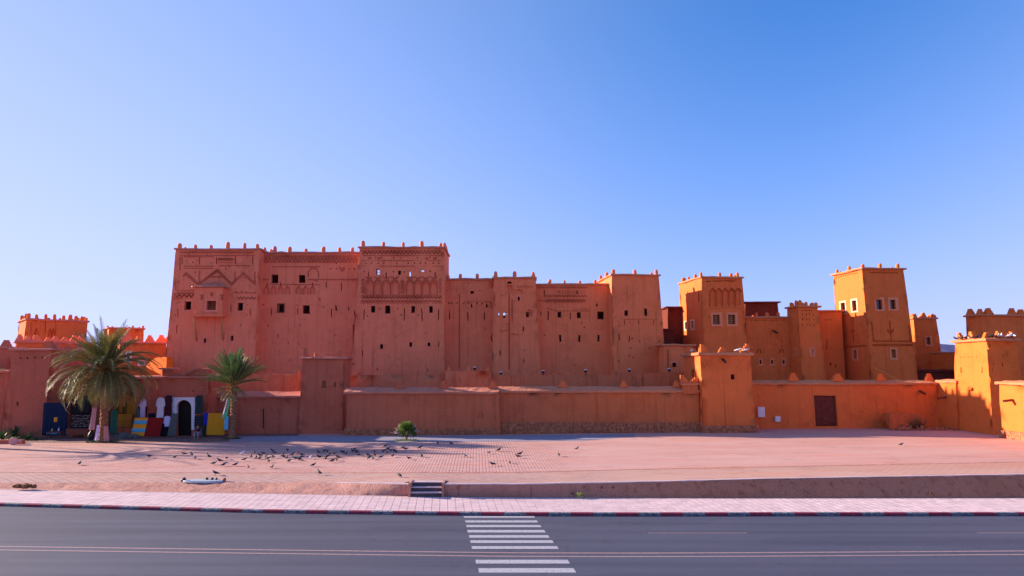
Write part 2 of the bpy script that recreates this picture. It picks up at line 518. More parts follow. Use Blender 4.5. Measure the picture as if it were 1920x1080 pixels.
    def window(s, face, inner, frame=None, fm=None, style='bars', depth=.5, proud=.07):
        u0, v0, u1, v1 = face.hole(*inner, depth=depth)
        mb = MB()
        if frame:
            a0, b0, a1, b1 = face.rect(*frame); h0, h1 = -.06, proud
            for (x0, y0, x1, y1) in ((a0, b0, a1, v0), (a0, v1, a1, b1), (a0, v0, u0, v1), (u1, v0, a1, v1)):
                vs = [face.P(x, y, h) for h in (h0, h1) for x, y in ((x0, y0), (x1, y0), (x1, y1), (x0, y1))]
                mb.add(vs, [(4, 5, 6, 7), (0, 1, 5, 4), (1, 2, 6, 5), (2, 3, 7, 6), (3, 0, 4, 7)])
            mm = M[fm or ('pinkframe' if s.mat in ('red', 'outer') else 'pale')]
        else:
            t = .07
            for (x0, y0, x1, y1) in ((u0, v0, u1, v0 + t), (u0, v1 - t, u1, v1), (u0, v0 + t, u0 + t, v1 - t), (u1 - t, v0 + t, u1, v1 - t)):
                vs = [face.P(x, y, h) for h in (-.34, -.26) for x, y in ((x0, y0), (x1, y0), (x1, y1), (x0, y1))]
                mb.add(vs, [(4, 5, 6, 7), (0, 1, 5, 4), (1, 2, 6, 5), (2, 3, 7, 6), (3, 0, 4, 7)])
            mm = M['wood']
        wo = mb.build('window', mm, s.root)
        if style in ('bars', 'grille'):
            g = MB(); nb = 2 if style == 'bars' else 3
            for i in range(nb):
                u = u0 + (u1 - u0) * (i + 1) / (nb + 1)
                g.tube([face.P(u, v0, -.22), face.P(u, v1, -.22)], .022, 4, smooth=False)
            for i in range(1 if style == 'bars' else 4):
                v = v0 + (v1 - v0) * (i + 1) / (2 if style == 'bars' else 5)
                g.tube([face.P(u0, v, -.22), face.P(u1, v, -.22)], .022, 4, smooth=False)
            if style == 'grille':
                for i in range(4):
                    vc = v0 + (v1 - v0) * (i + .5) / 4; uc = (u0 + u1) / 2; r_ = (v1 - v0) / 9
                    g.tube([face.P(uc + r_ * math.cos(t * math.pi / 4), vc + r_ * math.sin(t * math.pi / 4), -.21) for t in range(9)], .03, 4, smooth=False)
            go = g.build('grille', M['iron'] if style == 'bars' else M['lightwood'], wo)
        if style == 'grille' or style == 'pane' or style == 'blind':
            g = MB(); z = -.3 if style != 'blind' else -.1
            vs = [face.P(x, y, h) for h in (z - .04, z) for x, y in ((u0 - .03, v0 - .03), (u1 + .03, v0 - .03), (u1 + .03, v1 + .03), (u0 - .03, v1 + .03))]
            g.add(vs, [(4, 5, 6, 7), (3, 2, 1, 0), (0, 1, 5, 4), (1, 2, 6, 5), (2, 3, 7, 6), (3, 0, 4, 7)])
            if style == 'blind': g.build('shutter', M[fm or 'pale'], wo)
            else: g.build('pane', M['glass'], wo)
        return wo
    def spout(s, face, px, py, L=1.0, ang=-.35):
        u, v = face.uv(px, py); a = face.P(u, v, -.3); b = face.P(u, v, L) + Vector((0, 0, ang * L))
        mb = MB()
        dirv = (b - a).normalized(); side = dirv.cross(Vector((0, 0, 1))).normalized() * .11; up = side.cross(dirv).normalized() * .1
        prof = [-side + up, -side - up, side - up, side + up, side * .7 + up, side * .7 - up * .5, -side * .7 - up * .5, -side * .7 + up]
        vs = [a + p for p in prof] + [b + p for p in prof]
        mb.add(vs, [(i, (i + 1) % 8, (i + 1) % 8 + 8, i + 8) for i in range(8)] + [(0, 1, 6, 7), (1, 2, 5, 6), (2, 3, 4, 5), (8, 15, 14, 9), (9, 14, 13, 10), (10, 13, 12, 11)])
        mb.build('water_spout', M['wood'], s.root)

MERLON = {}
def make_merlons():
    def rounded(w, d, h):
        mb = MB(); n = 9; rings = []
        prof = [(1.06, 0), (1.0, .12), (.97, .45), (.95, .66), (.86, .80), (.66, .92), (.36, .99)]
        vs = []
        for k, z in prof:
            for i in range(n):
                a = 2 * math.pi * i / n
                q = 1 / max(abs(math.cos(a)), abs(math.sin(a))) ** .55
                vs.append((w / 2 * k * math.cos(a) * q, d / 2 * k * math.sin(a) * q, h * z))
        fs = [(r * n + i, r * n + (i + 1) % n, (r + 1) * n + (i + 1) % n, (r + 1) * n + i) for r in range(len(prof) - 1) for i in range(n)]
        fs.append(tuple(range((len(prof) - 1) * n, len(prof) * n)))
        mb.add(vs, fs, True); return mb
    def stepped(w, d, h, n=4):
        mb = MB()
        for i in range(n):
            ww = w * (1 - i / n * .82)
            mb.box((random.uniform(-.02, .02), 0, h * i / n), ww, d * (1 - .05 * i), h / n + .01, taper=.04)
        return mb
    def pointed(w, d, h):
        mb = MB(); prof = []
        n = 10
        for i in range(n + 1):
            t = i / n * 2 - 1
            prof.append((t * w / 2, h * (1 - abs(t)) ** 1.7 * (.9 if abs(t) > .01 else 1)))
        vs = [(x, -d / 2, z) for x, z in prof] + [(x, d / 2, z) for x, z in prof]
        k = len(prof)
        fs = [tuple(range(k)), tuple(range(2 * k - 1, k - 1, -1))] + [(i, i + k, i + k + 1, i + 1) for i in range(k - 1)]
        mb.add(vs, fs); return mb
    def corner(w, d, h, n=4):
        mb = MB()
        for i in range(n):
            ww = w * (1 - i / n * .8)
            mb.box((w / 2 - ww / 2, 0, h * i / n), ww, d, h / n + .01, taper=.03)
        return mb
    for mt in ('red', 'orange', 'outer', 'ochre', 'maroon', 'inner'):
        MERLON[('round', mt)] = rounded(.50, .46, .82).mesh('merlon', M[mt])
        MERLON[('step', mt)] = stepped(1.05, .42, .80).mesh('merlon', M[mt])
        MERLON[('point', mt)] = pointed(1.6, .4, 1.0).mesh('merlon', M[mt])
        MERLON[('spike', mt)] = pointed(.95, .35, .75).mesh('merlon', M[mt])
        MERLON[('corner', mt)] = corner(.95, .34, .95).mesh('merlon', M[mt])
make_merlons()
# ------------------------------------------------------------------ ground materials
def ground_mats():
    # asphalt
    m, n, b = new_mat('worn_asphalt')
    pos = wpos(n); g = tex_noise(n, pos, 60, 3, .7); big = tex_noise(n, wpos(n, (.05, .9, 1)), 1, 5, .6); pat = tex_noise(n, pos, .25, 4, .6)
    c = mixc(n, maprange(n, g, .3, .7), (.046, .050, .078), (.092, .096, .146))
    c = mixc(n, maprange(n, big, .4, .62, 0, .85), c, (.74, .75, .80), 'MULTIPLY')
    c = mixc(n, maprange(n, pat, .5, .8, 0, .4), c, (1.25, 1.12, 1.1), 'MULTIPLY')
    sy_ = n.nodes.new('ShaderNodeSeparateXYZ'); n.links.new(pos, sy_.inputs[0])
    wob = n.nodes.new('ShaderNodeMath'); wob.operation = 'MULTIPLY_ADD'; n.links.new(tex_noise(n, wpos(n, (.03, .03, 1)), 1, 2, .5), wob.inputs[0]); wob.inputs[1].default_value = 1.6; n.links.new(sy_.outputs['Y'], wob.inputs[2])
    sn = n.nodes.new('ShaderNodeMath'); sn.operation = 'SINE'; fq = n.nodes.new('ShaderNodeMath'); fq.operation = 'MULTIPLY'; fq.inputs[1].default_value = 3.4; n.links.new(wob.outputs[0], fq.inputs[0]); n.links.new(fq.outputs[0], sn.inputs[0])
    c = mixc(n, maprange(n, sn.outputs[0], .1, .9, 0, .38), c, (.70, .70, .74), 'MULTIPLY')
    vo = nd(n, 'ShaderNodeTexVoronoi', Scale=1.0); vo.feature = 'DISTANCE_TO_EDGE'; wv = n.nodes.new('ShaderNodeVectorMath'); wv.operation = 'ADD'
    nz = nd(n, 'ShaderNodeTexNoise', Scale=1.5, Detail=4.0); n.links.new(pos, nz.inputs['Vector']); n.links.new(nz.outputs['Color'], wv.inputs[0]); n.links.new(wpos(n, (.16, .30, 1)), wv.inputs[1]); n.links.new(wv.outputs[0], vo.inputs['Vector'])
    ck = n.nodes.new('ShaderNodeMath'); ck.operation = 'MULTIPLY'; n.links.new(maprange(n, vo.outputs['Distance'], .0, .014, 1, 0), ck.inputs[0]); n.links.new(maprange(n, pat, .45, .6), ck.inputs[1])
    c = mixc(n, ck.outputs[0], c, (.45, .45, .48), 'MULTIPLY')
    rep_ = tex_noise(n, wpos(n, (.06, .35, 1)), 1, 1, .4)
    c = mixc(n, maprange(n, rep_, .58, .59, 0, .45), c, (.68, .68, .72), 'MULTIPLY')
    oil = tex_noise(n, wpos(n, (.5, .9, 1)), 1, 3, .5)
    c = mixc(n, maprange(n, oil, .68, .76, 0, .4), c, (.55, .55, .58), 'MULTIPLY')
    n.links.new(c, b.inputs['Base Color']); b.inputs['Roughness'].default_value = .75
    bm = nd(n, 'ShaderNodeBump', Strength=.5, Distance=.01); n.links.new(g, bm.inputs['Height']); n.links.new(bm.outputs[0], b.inputs['Normal'])
    M['asphalt'] = m
    # painted line, worn
    m, n, b = new_mat('worn_white_road_paint')
    f = tex_noise(n, wpos(n), 7, 6, .75)
    c = mixc(n, maprange(n, f, .32, .50), (.17, .17, .20), (.42, .42, .46))
    n.links.new(c, b.inputs['Base Color']); b.inputs['Roughness'].default_value = .7
    M['paint'] = m
    m, n, b = new_mat('faded_centre_line_paint')
    f = tex_noise(n, wpos(n), 5, 6, .75)
    c = mixc(n, maprange(n, f, .3, .6), (.20, .14, .15), (.38, .25, .24))
    n.links.new(c, b.inputs['Base Color']); b.inputs['Roughness'].default_value = .7
    M['linepaint'] = m
    def slab(name, a, bcol, joint, sx, sy, rot, jw, dirt, bump=.4, jbump=.02):
        m, n, b = new_mat(name)
        g = n.nodes.new('ShaderNodeNewGeometry'); mp = n.nodes.new('ShaderNodeMapping')
        mp.inputs['Rotation'].default_value = (0, 0, rot); mp.inputs['Scale'].default_value = (1 / sx, 1 / sy, 1)
        n.links.new(g.outputs['Position'], mp.inputs['Vector'])
        sep = n.nodes.new('ShaderNodeSeparateXYZ'); n.links.new(mp.outputs[0], sep.inputs[0])
        def joints(o, wd):
            fr = n.nodes.new('ShaderNodeMath'); fr.operation = 'FRACT'; n.links.new(o, fr.inputs[0])
            ab = n.nodes.new('ShaderNodeMath'); ab.operation = 'SUBTRACT'; n.links.new(fr.outputs[0], ab.inputs[0]); ab.inputs[1].default_value = .5
            a2 = n.nodes.new('ShaderNodeMath'); a2.operation = 'ABSOLUTE'; n.links.new(ab.outputs[0], a2.inputs[0])
            return maprange(n, a2.outputs[0], .5 - wd, .5 - wd * .4)
        jx = joints(sep.outputs['X'], jw); jy = joints(sep.outputs['Y'], jw * sx / sy)
        mx = n.nodes.new('ShaderNodeMath'); mx.operation = 'MAXIMUM'; n.links.new(jx, mx.inputs[0]); n.links.new(jy, mx.inputs[1])
        vo = nd(n, 'ShaderNodeTexWhiteNoise'); fl = n.nodes.new('ShaderNodeVectorMath'); fl.operation = 'FLOOR'
        n.links.new(mp.outputs[0], fl.inputs[0]); n.links.new(fl.outputs[0], vo.inputs['Vector'])
        pos = wpos(n)
        big = tex_noise(n, wpos(n, (.10, .26, 1)), 1, 5, .6); mid = tex_noise(n, wpos(n, (.5, 1.1, 1)), 1, 6, .7); fine = tex_noise(n, pos, 14, 4, .7)
        c = mixc(n, maprange(n, vo.outputs['Value'], 0, 1), a, bcol)
        xs = n.nodes.new('ShaderNodeSeparateXYZ'); n.links.new(pos, xs.inputs[0]); ma = n.nodes.new('ShaderNodeMath'); n.links.new(mid, ma.inputs[0]); n.links.new(maprange(n, xs.outputs['X'], 0, 12, 0, .3), ma.inputs[1])
        cover = maprange(n, ma.outputs[0], .46, .66)          # dust fills the joints in places
        c = mixc(n, cover, c, dirt)
        jf = n.nodes.new('ShaderNodeMath'); jf.operation = 'MULTIPLY'; n.links.new(mx.outputs[0], jf.inputs[0])
        n.links.new(maprange(n, cover, 0, 1, 1, .25), jf.inputs[1])
        c = mixc(n, jf.outputs[0], c, joint)
        sx_ = n.nodes.new('ShaderNodeSeparateXYZ'); n.links.new(pos, sx_.inputs[0])
        c = mixc(n, maprange(n, sx_.outputs['X'], -5, 45, 0, .6), c, (1.02, .84, .72), 'MULTIPLY')
        c = mixc(n, maprange(n, big, .4, .7, 0, .5), c, (.80, .72, .70), 'MULTIPLY')
        c = mixc(n, maprange(n, fine, .3, .75, 0, .4), c, (.80, .78, .78), 'MULTIPLY')
        dr_ = tex_noise(n, wpos(n, (.09, .75, 1)), 1, 6, .65)
        c = mixc(n, maprange(n, dr_, .50, .62, 0, .65), c, (1.06, .82, .72), 'MULTIPLY')
        st_ = tex_noise(n, wpos(n, (.35, .6, 1)), 1, 5, .7)
        c = mixc(n, maprange(n, st_, .56, .66, 0, .45), c, (.70, .62, .60), 'MULTIPLY')
        c = mixc(n, maprange(n, st_, .36, .28, 0, .5), c, (1.14, 1.14, 1.16), 'MULTIPLY')
        n.links.new(c, b.inputs['Base Color']); b.inputs['Roughness'].default_value = .9; b.inputs['Specular IOR Level'].default_value = .2
        bm = nd(n, 'ShaderNodeBump', Strength=bump, Distance=jbump)
        s = n.nodes.new('ShaderNodeMath'); s.operation = 'MULTIPLY_ADD'; n.links.new(jf.outputs[0], s.inputs[0]); s.inputs[1].default_value = -1; n.links.new(fine, s.inputs[2])
        n.links.new(s.outputs[0], bm.inputs['Height']); n.links.new(bm.outputs[0], b.inputs['Normal'])
        return m
    M['plaza'] = slab('ribbed_plaza_paving', (.63, .395, .365), (.55, .335, .305), (.40, .21, .185), .23, .46, R(-5.8), .20, (.62, .385, .345))
    M['strip'] = slab('diagonal_plaza_paving', (.56, .38, .35), (.48, .32, .29), (.36, .21, .18), .5, .5, R(40), .10, (.56, .36, .30))
    M['pave'] = simple('pale_pink_pavement_slab', (.62, .465, .475), .85, .14, 1.2, .2)
    M['pavebed'] = simple('pavement_bed', (.42, .27, .27), .9, .2, 3, .3)
    M['bank'] = adobe('retaining_wall_render', (.58, .30, .24), (.56, .22, .13), x0=-8, x1=10, streak=.8, bump=1.0, dark=.6)  # sunlit pink at left to shaded brown at right, put into the colour
    M['step'] = simple('pale_stone_step', (.62, .48, .48), .8, .1, 4, .2)
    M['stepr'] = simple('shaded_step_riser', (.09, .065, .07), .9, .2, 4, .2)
    M['red_kerb'] = simple('red_painted_kerb', (.24, .03, .055), .6, .35, 5, .3)
    # worn black and white kerb
    m, n, b = new_mat('worn_white_on_dark_kerb')
    f = tex_noise(n, wpos(n, (3, 3, 8)), 2.2, 6, .8)
    c = mixc(n, maprange(n, f, .46, .60), (.05, .05, .065), (.30, .30, .34))
    n.links.new(c, b.inputs['Base Color']); b.inputs['Roughness'].default_value = .7
    M['white_kerb'] = m
    M['earth'] = simple('dry_red_earth', (.33, .17, .11), .95, .25, .4, .5, dist=.1)
    M['hill'] = simple('haze_blue_mountain', (.10, .10, .22), .95, .25, .02, 0)  # blue of the distance haze put into the rock colour
ground_mats()

# ------------------------------------------------------------------ setting
def sheet(name, rows, mat, parent=None, smooth=True, **kw):
    mb = MB(); k = len(rows[0]); vs = [p for r_ in rows for p in r_]
    fs = [(j * k + i, j * k + i + 1, (j + 1) * k + i + 1, (j + 1) * k + i) for j in range(len(rows) - 1) for i in range(k - 1)]
    mb.add(vs, fs, smooth); return mb.build(name, mat, parent, **kw)
g = MB(); g.add([(-6000, -2000, -.06), (6000, -2000, -.06), (6000, 9000, -.06), (-6000, 9000, -.06)], [(0, 1, 2, 3)])
g.build('ground', M['earth'], kind='structure')

XS = [-1500, -1100] + list(range(-960, 961, 60)) + [1100, 1500]
KERB_TOP = [(-1500, 937), (-960, 944), (-480, 956.5), (-90, 961.2), (0, 962), (240, 962.6), (480, 962.2), (960, 962), (1500, 962)]
FOOT = [(-1500, 914), (-960, 918), (-480, 926), (-170, 931.5), (0, 933), (240, 934.5), (480, 935), (960, 934.5), (1500, 934)]
EDGE = [(-1500, 905), (-960, 906), (-480, 904.5), (-330, 905.5), (-190, 906.8), (0, 907), (240, 903), (480, 897), (960, 889), (1500, 882)]
def G(u, y, z): return atz(960 + u, y, z)
def kerb_pt(u, off=0, z=.15):
    p = G(u, interp(u, KERB_TOP), .15); return Vector((p.x, p.y + off, z))
# road: near edge far below the frame
road = sheet('road', [[Vector((kerb_pt(u).x * 1.0, kerb_pt(u).y + .05, 0.0)) for u in XS],
                      [Vector((kerb_pt(u).x * .6, 2, 0.0)) for u in XS],
                      [Vector((kerb_pt(u).x * .6, -30, 0.0)) for u in XS]], M['asphalt'], kind='structure')
def strip_on_road(name, pts_top, pts_bot, mat, z=.004):
    mb = MB(); k = len(pts_top)
    vs = [G(u, y, z) for u, y in pts_top] + [G(u, y, z) for u, y in pts_bot]
    mb.add(vs, [(i + k, i + k + 1, i + 1, i) for i in range(k - 1)])
    return mb.build(name, mat, road)
CL = [(-1500, 1018.5), (-960, 1024.3), (-480, 1030.6), (0, 1036.4), (240, 1037), (480, 1036), (960, 1032.8), (1500, 1030)]
for off in (0, 6.6):
    us = list(range(-1400, 1401, 100))
    strip_on_road('centre_line', [(u, interp(u, CL) + off - .8) for u in us], [(u, interp(u, CL) + off + 1.0) for u in us], M['linepaint'])
for a, b, y in ((1215, 1400, 999.3), (1832, 2010, 999)):
    strip_on_road('lane_dash', [(a - 960, y - .35), (b - 960, y - .35)], [(a - 960, y + .45), (b - 960, y + .45)], M['linepaint'])
for y0, y1, xl, xr in ((967.8, 970.6, 869, 1003.5), (975.8, 979.6, 872, 1009.5), (984.4, 988.4, 874, 1015.5), (993.6, 998.4, 876, 1023.5),
                       (1003.4, 1008.2, 879, 1031), (1013, 1018, 881.5, 1039), (1024, 1029.2, 884, 1048), (1049.5, 1056.6, 891.5, 1069), (1065.2, 1073.6, 897, 1081)):
    strip_on_road('crossing_stripe', [(xl - 960, y0), (xr - 964 - (y1 - y0) * .7 + 4, y0)], [(xl - 959, y1), (xr - 960, y1)], M['paint'], z=.008)

# pavement with separate slabs, kerb with separate stones
uu = list(range(-1500, 1501, 30))
def back_pt(u, z=.15): return G(u, interp(u, FOOT), z)
pavement = sheet('pavement', [[kerb_pt(u, .28, .132) for u in uu], [Vector((back_pt(u).x, back_pt(u).y + .3, .132)) for u in uu]], M['pavebed'], kind='structure')
mb = MB()
T_SX = .46
def cross(u0): return kerb_pt(u0, .3), back_pt(u0)
# slabs laid in rows along the kerb
arc = [kerb_pt(u, .3) for u in range(-1300, 1301, 10)]
ln = [0]
for a, b in zip(arc, arc[1:]): ln.append(ln[-1] + (b - a).length)
def arc_pt(s_):
    for i in range(len(ln) - 1):
        if s_ <= ln[i + 1]:
            t = (s_ - ln[i]) / (ln[i + 1] - ln[i]); return arc[i].lerp(arc[i + 1], t)
    return arc[-1]
bk = [back_pt(u) for u in range(-1500, 1501, 20)]
def back_y(x):
    for a, b in zip(bk, bk[1:]):
        if a.x <= x <= b.x: return a.y + (b.y - a.y) * (x - a.x) / (b.x - a.x)
    return bk[0].y if x < bk[0].x else bk[-1].y
SK = -.10
slabs = []
s_ = 0
while s_ < ln[-1] - T_SX:
    a = arc_pt(s_ + .012); b = arc_pt(s_ + T_SX - .012)
    j = 0
    while True:
        y0 = j * .5 + .01; y1 = j * .5 + .49
        ya, yb = back_y(a.x) - a.y, back_y(b.x) - b.y
        if y0 > min(ya, yb) - .05: break
        y1 = min(y1, min(ya, yb))
        h = .15 + random.uniform(-.003, .003)
        slabs.append(((a + b) / 2 + Vector((0, (y0 + y1) / 2, 0)), [Vector((a.x + SK * y0, a.y + y0, h)), Vector((b.x + SK * y0, b.y + y0, h)), Vector((b.x + SK * y1, b.y + y1, h)), Vector((a.x + SK * y1, a.y + y1, h))]))
        j += 1
    s_ += T_SX
for c, q in slabs:
    vs = q + [p - Vector((0, 0, .02)) for p in q]
    mb.add(vs, [(0, 1, 2, 3), (0, 4, 5, 1), (1, 5, 6, 2), (2, 6, 7, 3), (3, 7, 4, 0)])
mb.build('paving_slabs', M['pave'], pavement, kind='stuff')
kerb = sheet('kerb', [[kerb_pt(u, .03, .02) for u in uu], [kerb_pt(u, .03, .10) for u in uu], [kerb_pt(u, .26, .10) for u in uu], [kerb_pt(u, .26, .02) for u in uu]], M['pavebed'], kind='structure', smooth=False)
arcs = [kerb_pt(u) for u in range(-1300, 1301, 10)]
s_ = .55; kcount = 0
while s_ < ln[-1] - 1.3:
    a = arc_pt(s_ + .01) - Vector((0, .3, 0)); b = arc_pt(s_ + 1.21) - Vector((0, .3, 0))
    mb = MB(); j = random.uniform(-.008, .008); tz = .15 + random.uniform(-.004, .006)
    q = [(0 + j, 0), (0 + j, tz - .025), (.025 + j, tz), (.285, tz), (.285, 0)]
    vs = [Vector((a.x, a.y + y, z)) for y, z in q] + [Vector((b.x, b.y + y, z)) for y, z in q]
    mb.add(vs, [(i, i + 1, i + 6, i + 5) for i in range(4)] + [(4, 3, 2, 1, 0), (5, 6, 7, 8, 9)])
    mb.build('kerb_stone', M['red_kerb'] if kcount % 2 == 0 else M['white_kerb'], kerb)
    s_ += 1.22; kcount += 1

# plaza surface (two strips: front band of larger slabs, then the ribbed field)
us = sorted(set(list(range(-1500, 1501, 30)) + [-192, -130]))
def edge_pt(u):
    z = interp(u, ZF); p = G(u, interp(u, EDGE), z)
    return Vector((p.x, p.y, z))
SEAM = [(-1500, 885), (-960, 885.5), (-480, 886.5), (0, 886), (240, 880), (480, 875.5), (960, 866), (1500, 858)]
def seam_pt(u):
    z = .9
    for _ in range(8):
        p = G(u, interp(u, SEAM), z); z = zp(p.x, p.y)
    return Vector((p.x, p.y, z))
def row(fr):
    out = []
    for u in us:
        a, b = edge_pt(u), seam_pt(u)
        if -192 <= u <= -130: a = Vector((a.x, a.y + 1.0, a.z))
        p = a.lerp(b, fr); p.z = zp(p.x, p.y) if fr > 0 else a.z; out.append(p)
    return out
plaza = empty('plaza', (0, 50, .9), kind='structure')
sheet('slab_band', [row(f / 4) for f in range(5)], M['strip'], plaza, kind='structure')
rows = []
for k in range(0, 15):
    r_ = []
    for u in us:
        b = seam_pt(u); yy = b.y + (100 - b.y) * (k / 14) ** 1.4; x = u / F * yy * 1.02
        x = b.x + (x - b.x) * min(1, k / 2)
        r_.append(Vector((x, yy, zp(x, yy) - (.0))))
    rows.append(r_)
field = sheet('ribbed_field', rows, M['plaza'], plaza, kind='structure')
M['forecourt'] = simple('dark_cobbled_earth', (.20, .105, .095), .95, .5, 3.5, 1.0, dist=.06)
M['shadow_lane'] = simple('shadow_grey_lane', (.27, .25, .31), .9, .12, 1.0, .2)
M['seam'] = simple('red_clay_seam', (.50, .22, .17), .95, .4, 5, .5)
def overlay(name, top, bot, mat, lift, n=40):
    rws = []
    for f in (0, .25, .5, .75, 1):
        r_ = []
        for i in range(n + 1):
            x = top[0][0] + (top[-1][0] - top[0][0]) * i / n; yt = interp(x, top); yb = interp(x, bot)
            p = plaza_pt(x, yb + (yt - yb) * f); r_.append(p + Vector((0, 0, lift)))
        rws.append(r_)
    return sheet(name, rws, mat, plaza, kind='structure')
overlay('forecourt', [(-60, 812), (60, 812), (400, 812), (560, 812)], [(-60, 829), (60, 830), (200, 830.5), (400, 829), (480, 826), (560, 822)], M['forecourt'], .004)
overlay('shadow_lane', [(430, 819), (540, 817.5), (900, 817), (1190, 814.5)], [(430, 827.5), (540, 828), (760, 829), (1100, 826.5), (1190, 818)], M['shadow_lane'], .012)  # wall's ground shadow put into this strip's blue-grey colour
mb = MB(); vs = []
for u in us:
    q = seam_pt(u); vs += [q + Vector((0, -.12, .012)), q + Vector((0, .14, .012))]
mb.add(vs, [(2 * i, 2 * i + 2, 2 * i + 3, 2 * i + 1) for i in range(len(us) - 1)]); mb.build('seam_course', M['seam'], plaza, kind='structure')
# retaining bank
def bank(uus, name):
    rws = []
    u0_, u1_ = uus[0], uus[-1]; fine_ = [u0_ + (u1_ - u0_) * i / 170 for i in range(171)]
    for f in (0, .15, .3, .45, .6, .75, .9, 1.0):
        r_ = []
        for u in fine_:
            a = back_pt(u, .10); b = edge_pt(u)
            a.y += .02
            p = a.lerp(b, f); n3 = noise.noise_vector(p * .9) * .06 + noise.noise_vector(p * 3.3) * .05
            r_.append(p + (n3 if 0 < f < 1 else Vector((0, 0, -.003 if f == 1 else 0))))
        rws.append(r_)
    return sheet(name, rws, M['bank'], bankroot)
bankroot = empty('retaining_wall', (0, 41.5, .15), 'low rendered retaining wall between the pink pavement and the plaza, rising to the right', 'wall')
bank([u for u in us if u <= -192], 'wall_face'); bank([u for u in us if u >= -130], 'wall_face')
# coping edge of the retaining wall
for uus in ([u for u in us if -340 <= u <= -192], [u for u in us if u >= -130]):
    mb = MB(); k = len(uus); vs = []
    for dy, dz in ((-.02, -.06), (-.02, .008), (.16, .012), (.16, -.05)):
        vs += [edge_pt(u) + Vector((0, dy, dz)) + noise.noise_vector(edge_pt(u) * 2) * .02 for u in uus]
    fs = [(j * k + i, j * k + i + 1, ((j + 1) % 4) * k + i + 1, ((j + 1) % 4) * k + i) for j in range(4) for i in range(k - 1)] + [(0, k, 2 * k, 3 * k), (k - 1, 4 * k - 1, 3 * k - 1, 2 * k - 1)]
    mb.add(vs, fs); mb.build('coping', M['step'], bankroot)
# weep holes with mineral stains
for i, u in enumerate([112, 141, 170, 198, 352, 398, 447, 518, 571, 600, 655, 741, 792]):
    u += random.uniform(-9, 9); f = random.choice((.70, .76, .28, .22, .66))
    a = back_pt(u, .15); b = edge_pt(u); p = a.lerp(b, f) - Vector((0, .01, 0))
    mb = MB(); mb.tube([p + Vector((0, -.02, -.02)), p + Vector((0, .2, .02))], random.uniform(.03, .05), 7); mb.build('weep_pipe', M['wood'], bankroot)
# steps in the gap
st = empty('steps', (edge_pt(-161).x, 41.9, .15), 'short flight of three pale stone steps set into the retaining wall', 'steps')
xl, xr = back_pt(-191).x + .02, back_pt(-131).x - .02; yf = back_pt(-161).y + .05
for i in range(3):
    mb = MB(); y0 = yf + .33 * i; z0 = .13; z1 = .15 + .26 * (i + 1)
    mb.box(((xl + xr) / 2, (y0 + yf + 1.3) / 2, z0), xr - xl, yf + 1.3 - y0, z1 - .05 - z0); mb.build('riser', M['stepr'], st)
    mb = MB(); mb.box(((xl + xr) / 2, y0 + .17, z1 - .048), xr - xl - .02, .40, .055); mb.build('tread', M['step'], st)
for sx in (xl - .06, xr + .06):
    mb = MB(); mb.box((sx, yf + .55, .1), .14, 1.3, .88); mb.build('side_wall', M['bank'], st)

# far mountain ridge
mb = MB(); pts = []
for i in range(60):
    x = -3200 + 6400 * i / 59; pts.append((x, 60 + 75 * noise.noise(Vector((x * .0012, 3, 1))) + (60 if x > 1200 else 0)))
k = len(pts)
mb.add([(x, 3400 + 60 * math.sin(x * .002), -5) for x, h in pts] + [(x, 3900 + 60 * math.sin(x * .002), h) for x, h in pts] + [(x, 4600, -5) for x, h in pts],
       [(i, i + 1, k + i + 1, k + i) for i in range(k - 1)] + [(k + i, k + i + 1, 2 * k + i + 1, 2 * k + i) for i in range(k - 1)])
mb.build('mountain_ridge', M['hill'], kind='structure')

# ------------------------------------------------------------------ main kasbah
KG = 'towers and facades of the main kasbah'
def kas(name, label, N, Rx, db, **kw):
    kw.setdefault('group', KG)
    return Block(name, label, 'building', N, Rx, db, zb=kw.pop('zb', 1.2), **kw)
def dots(f, pts, r=1.25):
    for x, y in pts: f.dot(x, y, r)

# M1 left tower with the oriel
b = kas('kasbah_tower', 'leftmost red kasbah tower, with a tiled oriel window and zigzag relief', (330.5, 467.5), 487, 88, w2=9, bat=(.02, .030, .004))
f = b.front
b.window(f, (346.3, 565.2, 358.7, 581.3), (342.4, 560.5, 363, 585), style='bars')
b.window(f, (445.3, 567.5, 456, 582.6), (441.7, 564.4, 459, 585.7), style='bars')
b.window(f, (381.8, 634.4, 387.2, 642.7), (379.8, 632, 389.4, 645), style='bars')
b.window(f, (432.3, 629.2, 438.6, 639.6), (430.3, 627.5, 440.6, 641.6), style='bars')
for x, y0, y1 in ((333.8, 577, 594), (331.5, 607, 624), (433, 569, 584), (469, 577, 591), (341.9, 479, 495.5), (374.3, 479, 495.5), (405.9, 479, 495.5), (440.4, 479, 495.5), (473.3, 479, 495.5)): f.slit(x, y0, y1, 1.9)
dots(f, [(335.7, 567), (328.8, 590.5), (465, 571), (461.6, 590.4), (450, 609), (354, 477.5), (388, 477.5), (424, 478), (457, 478), (422, 502), (429, 499), (366, 510), (350, 489), (362, 492), (371, 488), (443, 547), (453, 547), (462, 548)], 1.05)
b.dentil(f, 337, 477, 473.3, 3.6, 2.6); b.line(f, [(337, 478.8), (477, 478.8)], .08)
for o in (0, 2.2, 4.4):
    b.line(f, [(333.3, 527.4 + o), (348.9, 510.5 + o), (372.2, 531 + o), (407.2, 504.5 + o), (434.4, 531 + o), (456.5, 510.5 + o), (478.5, 530 + o)], .075, .06)
b.zig(f, 327.5, 367.5, 554.5, 3, 9, .12, .08); b.zig(f, 332, 367.5, 554.5, -3, 9, .12, .08)
b.zig(f, 444, 480, 559, 2.4, 7, .1); b.zig(f, 447, 480, 559, -2.4, 7, .1)
b.line(f, [(328, 550.2), (368, 550.2)]); b.line(f, [(327, 560), (341, 560)]); b.line(f, [(441, 549), (480, 549)])
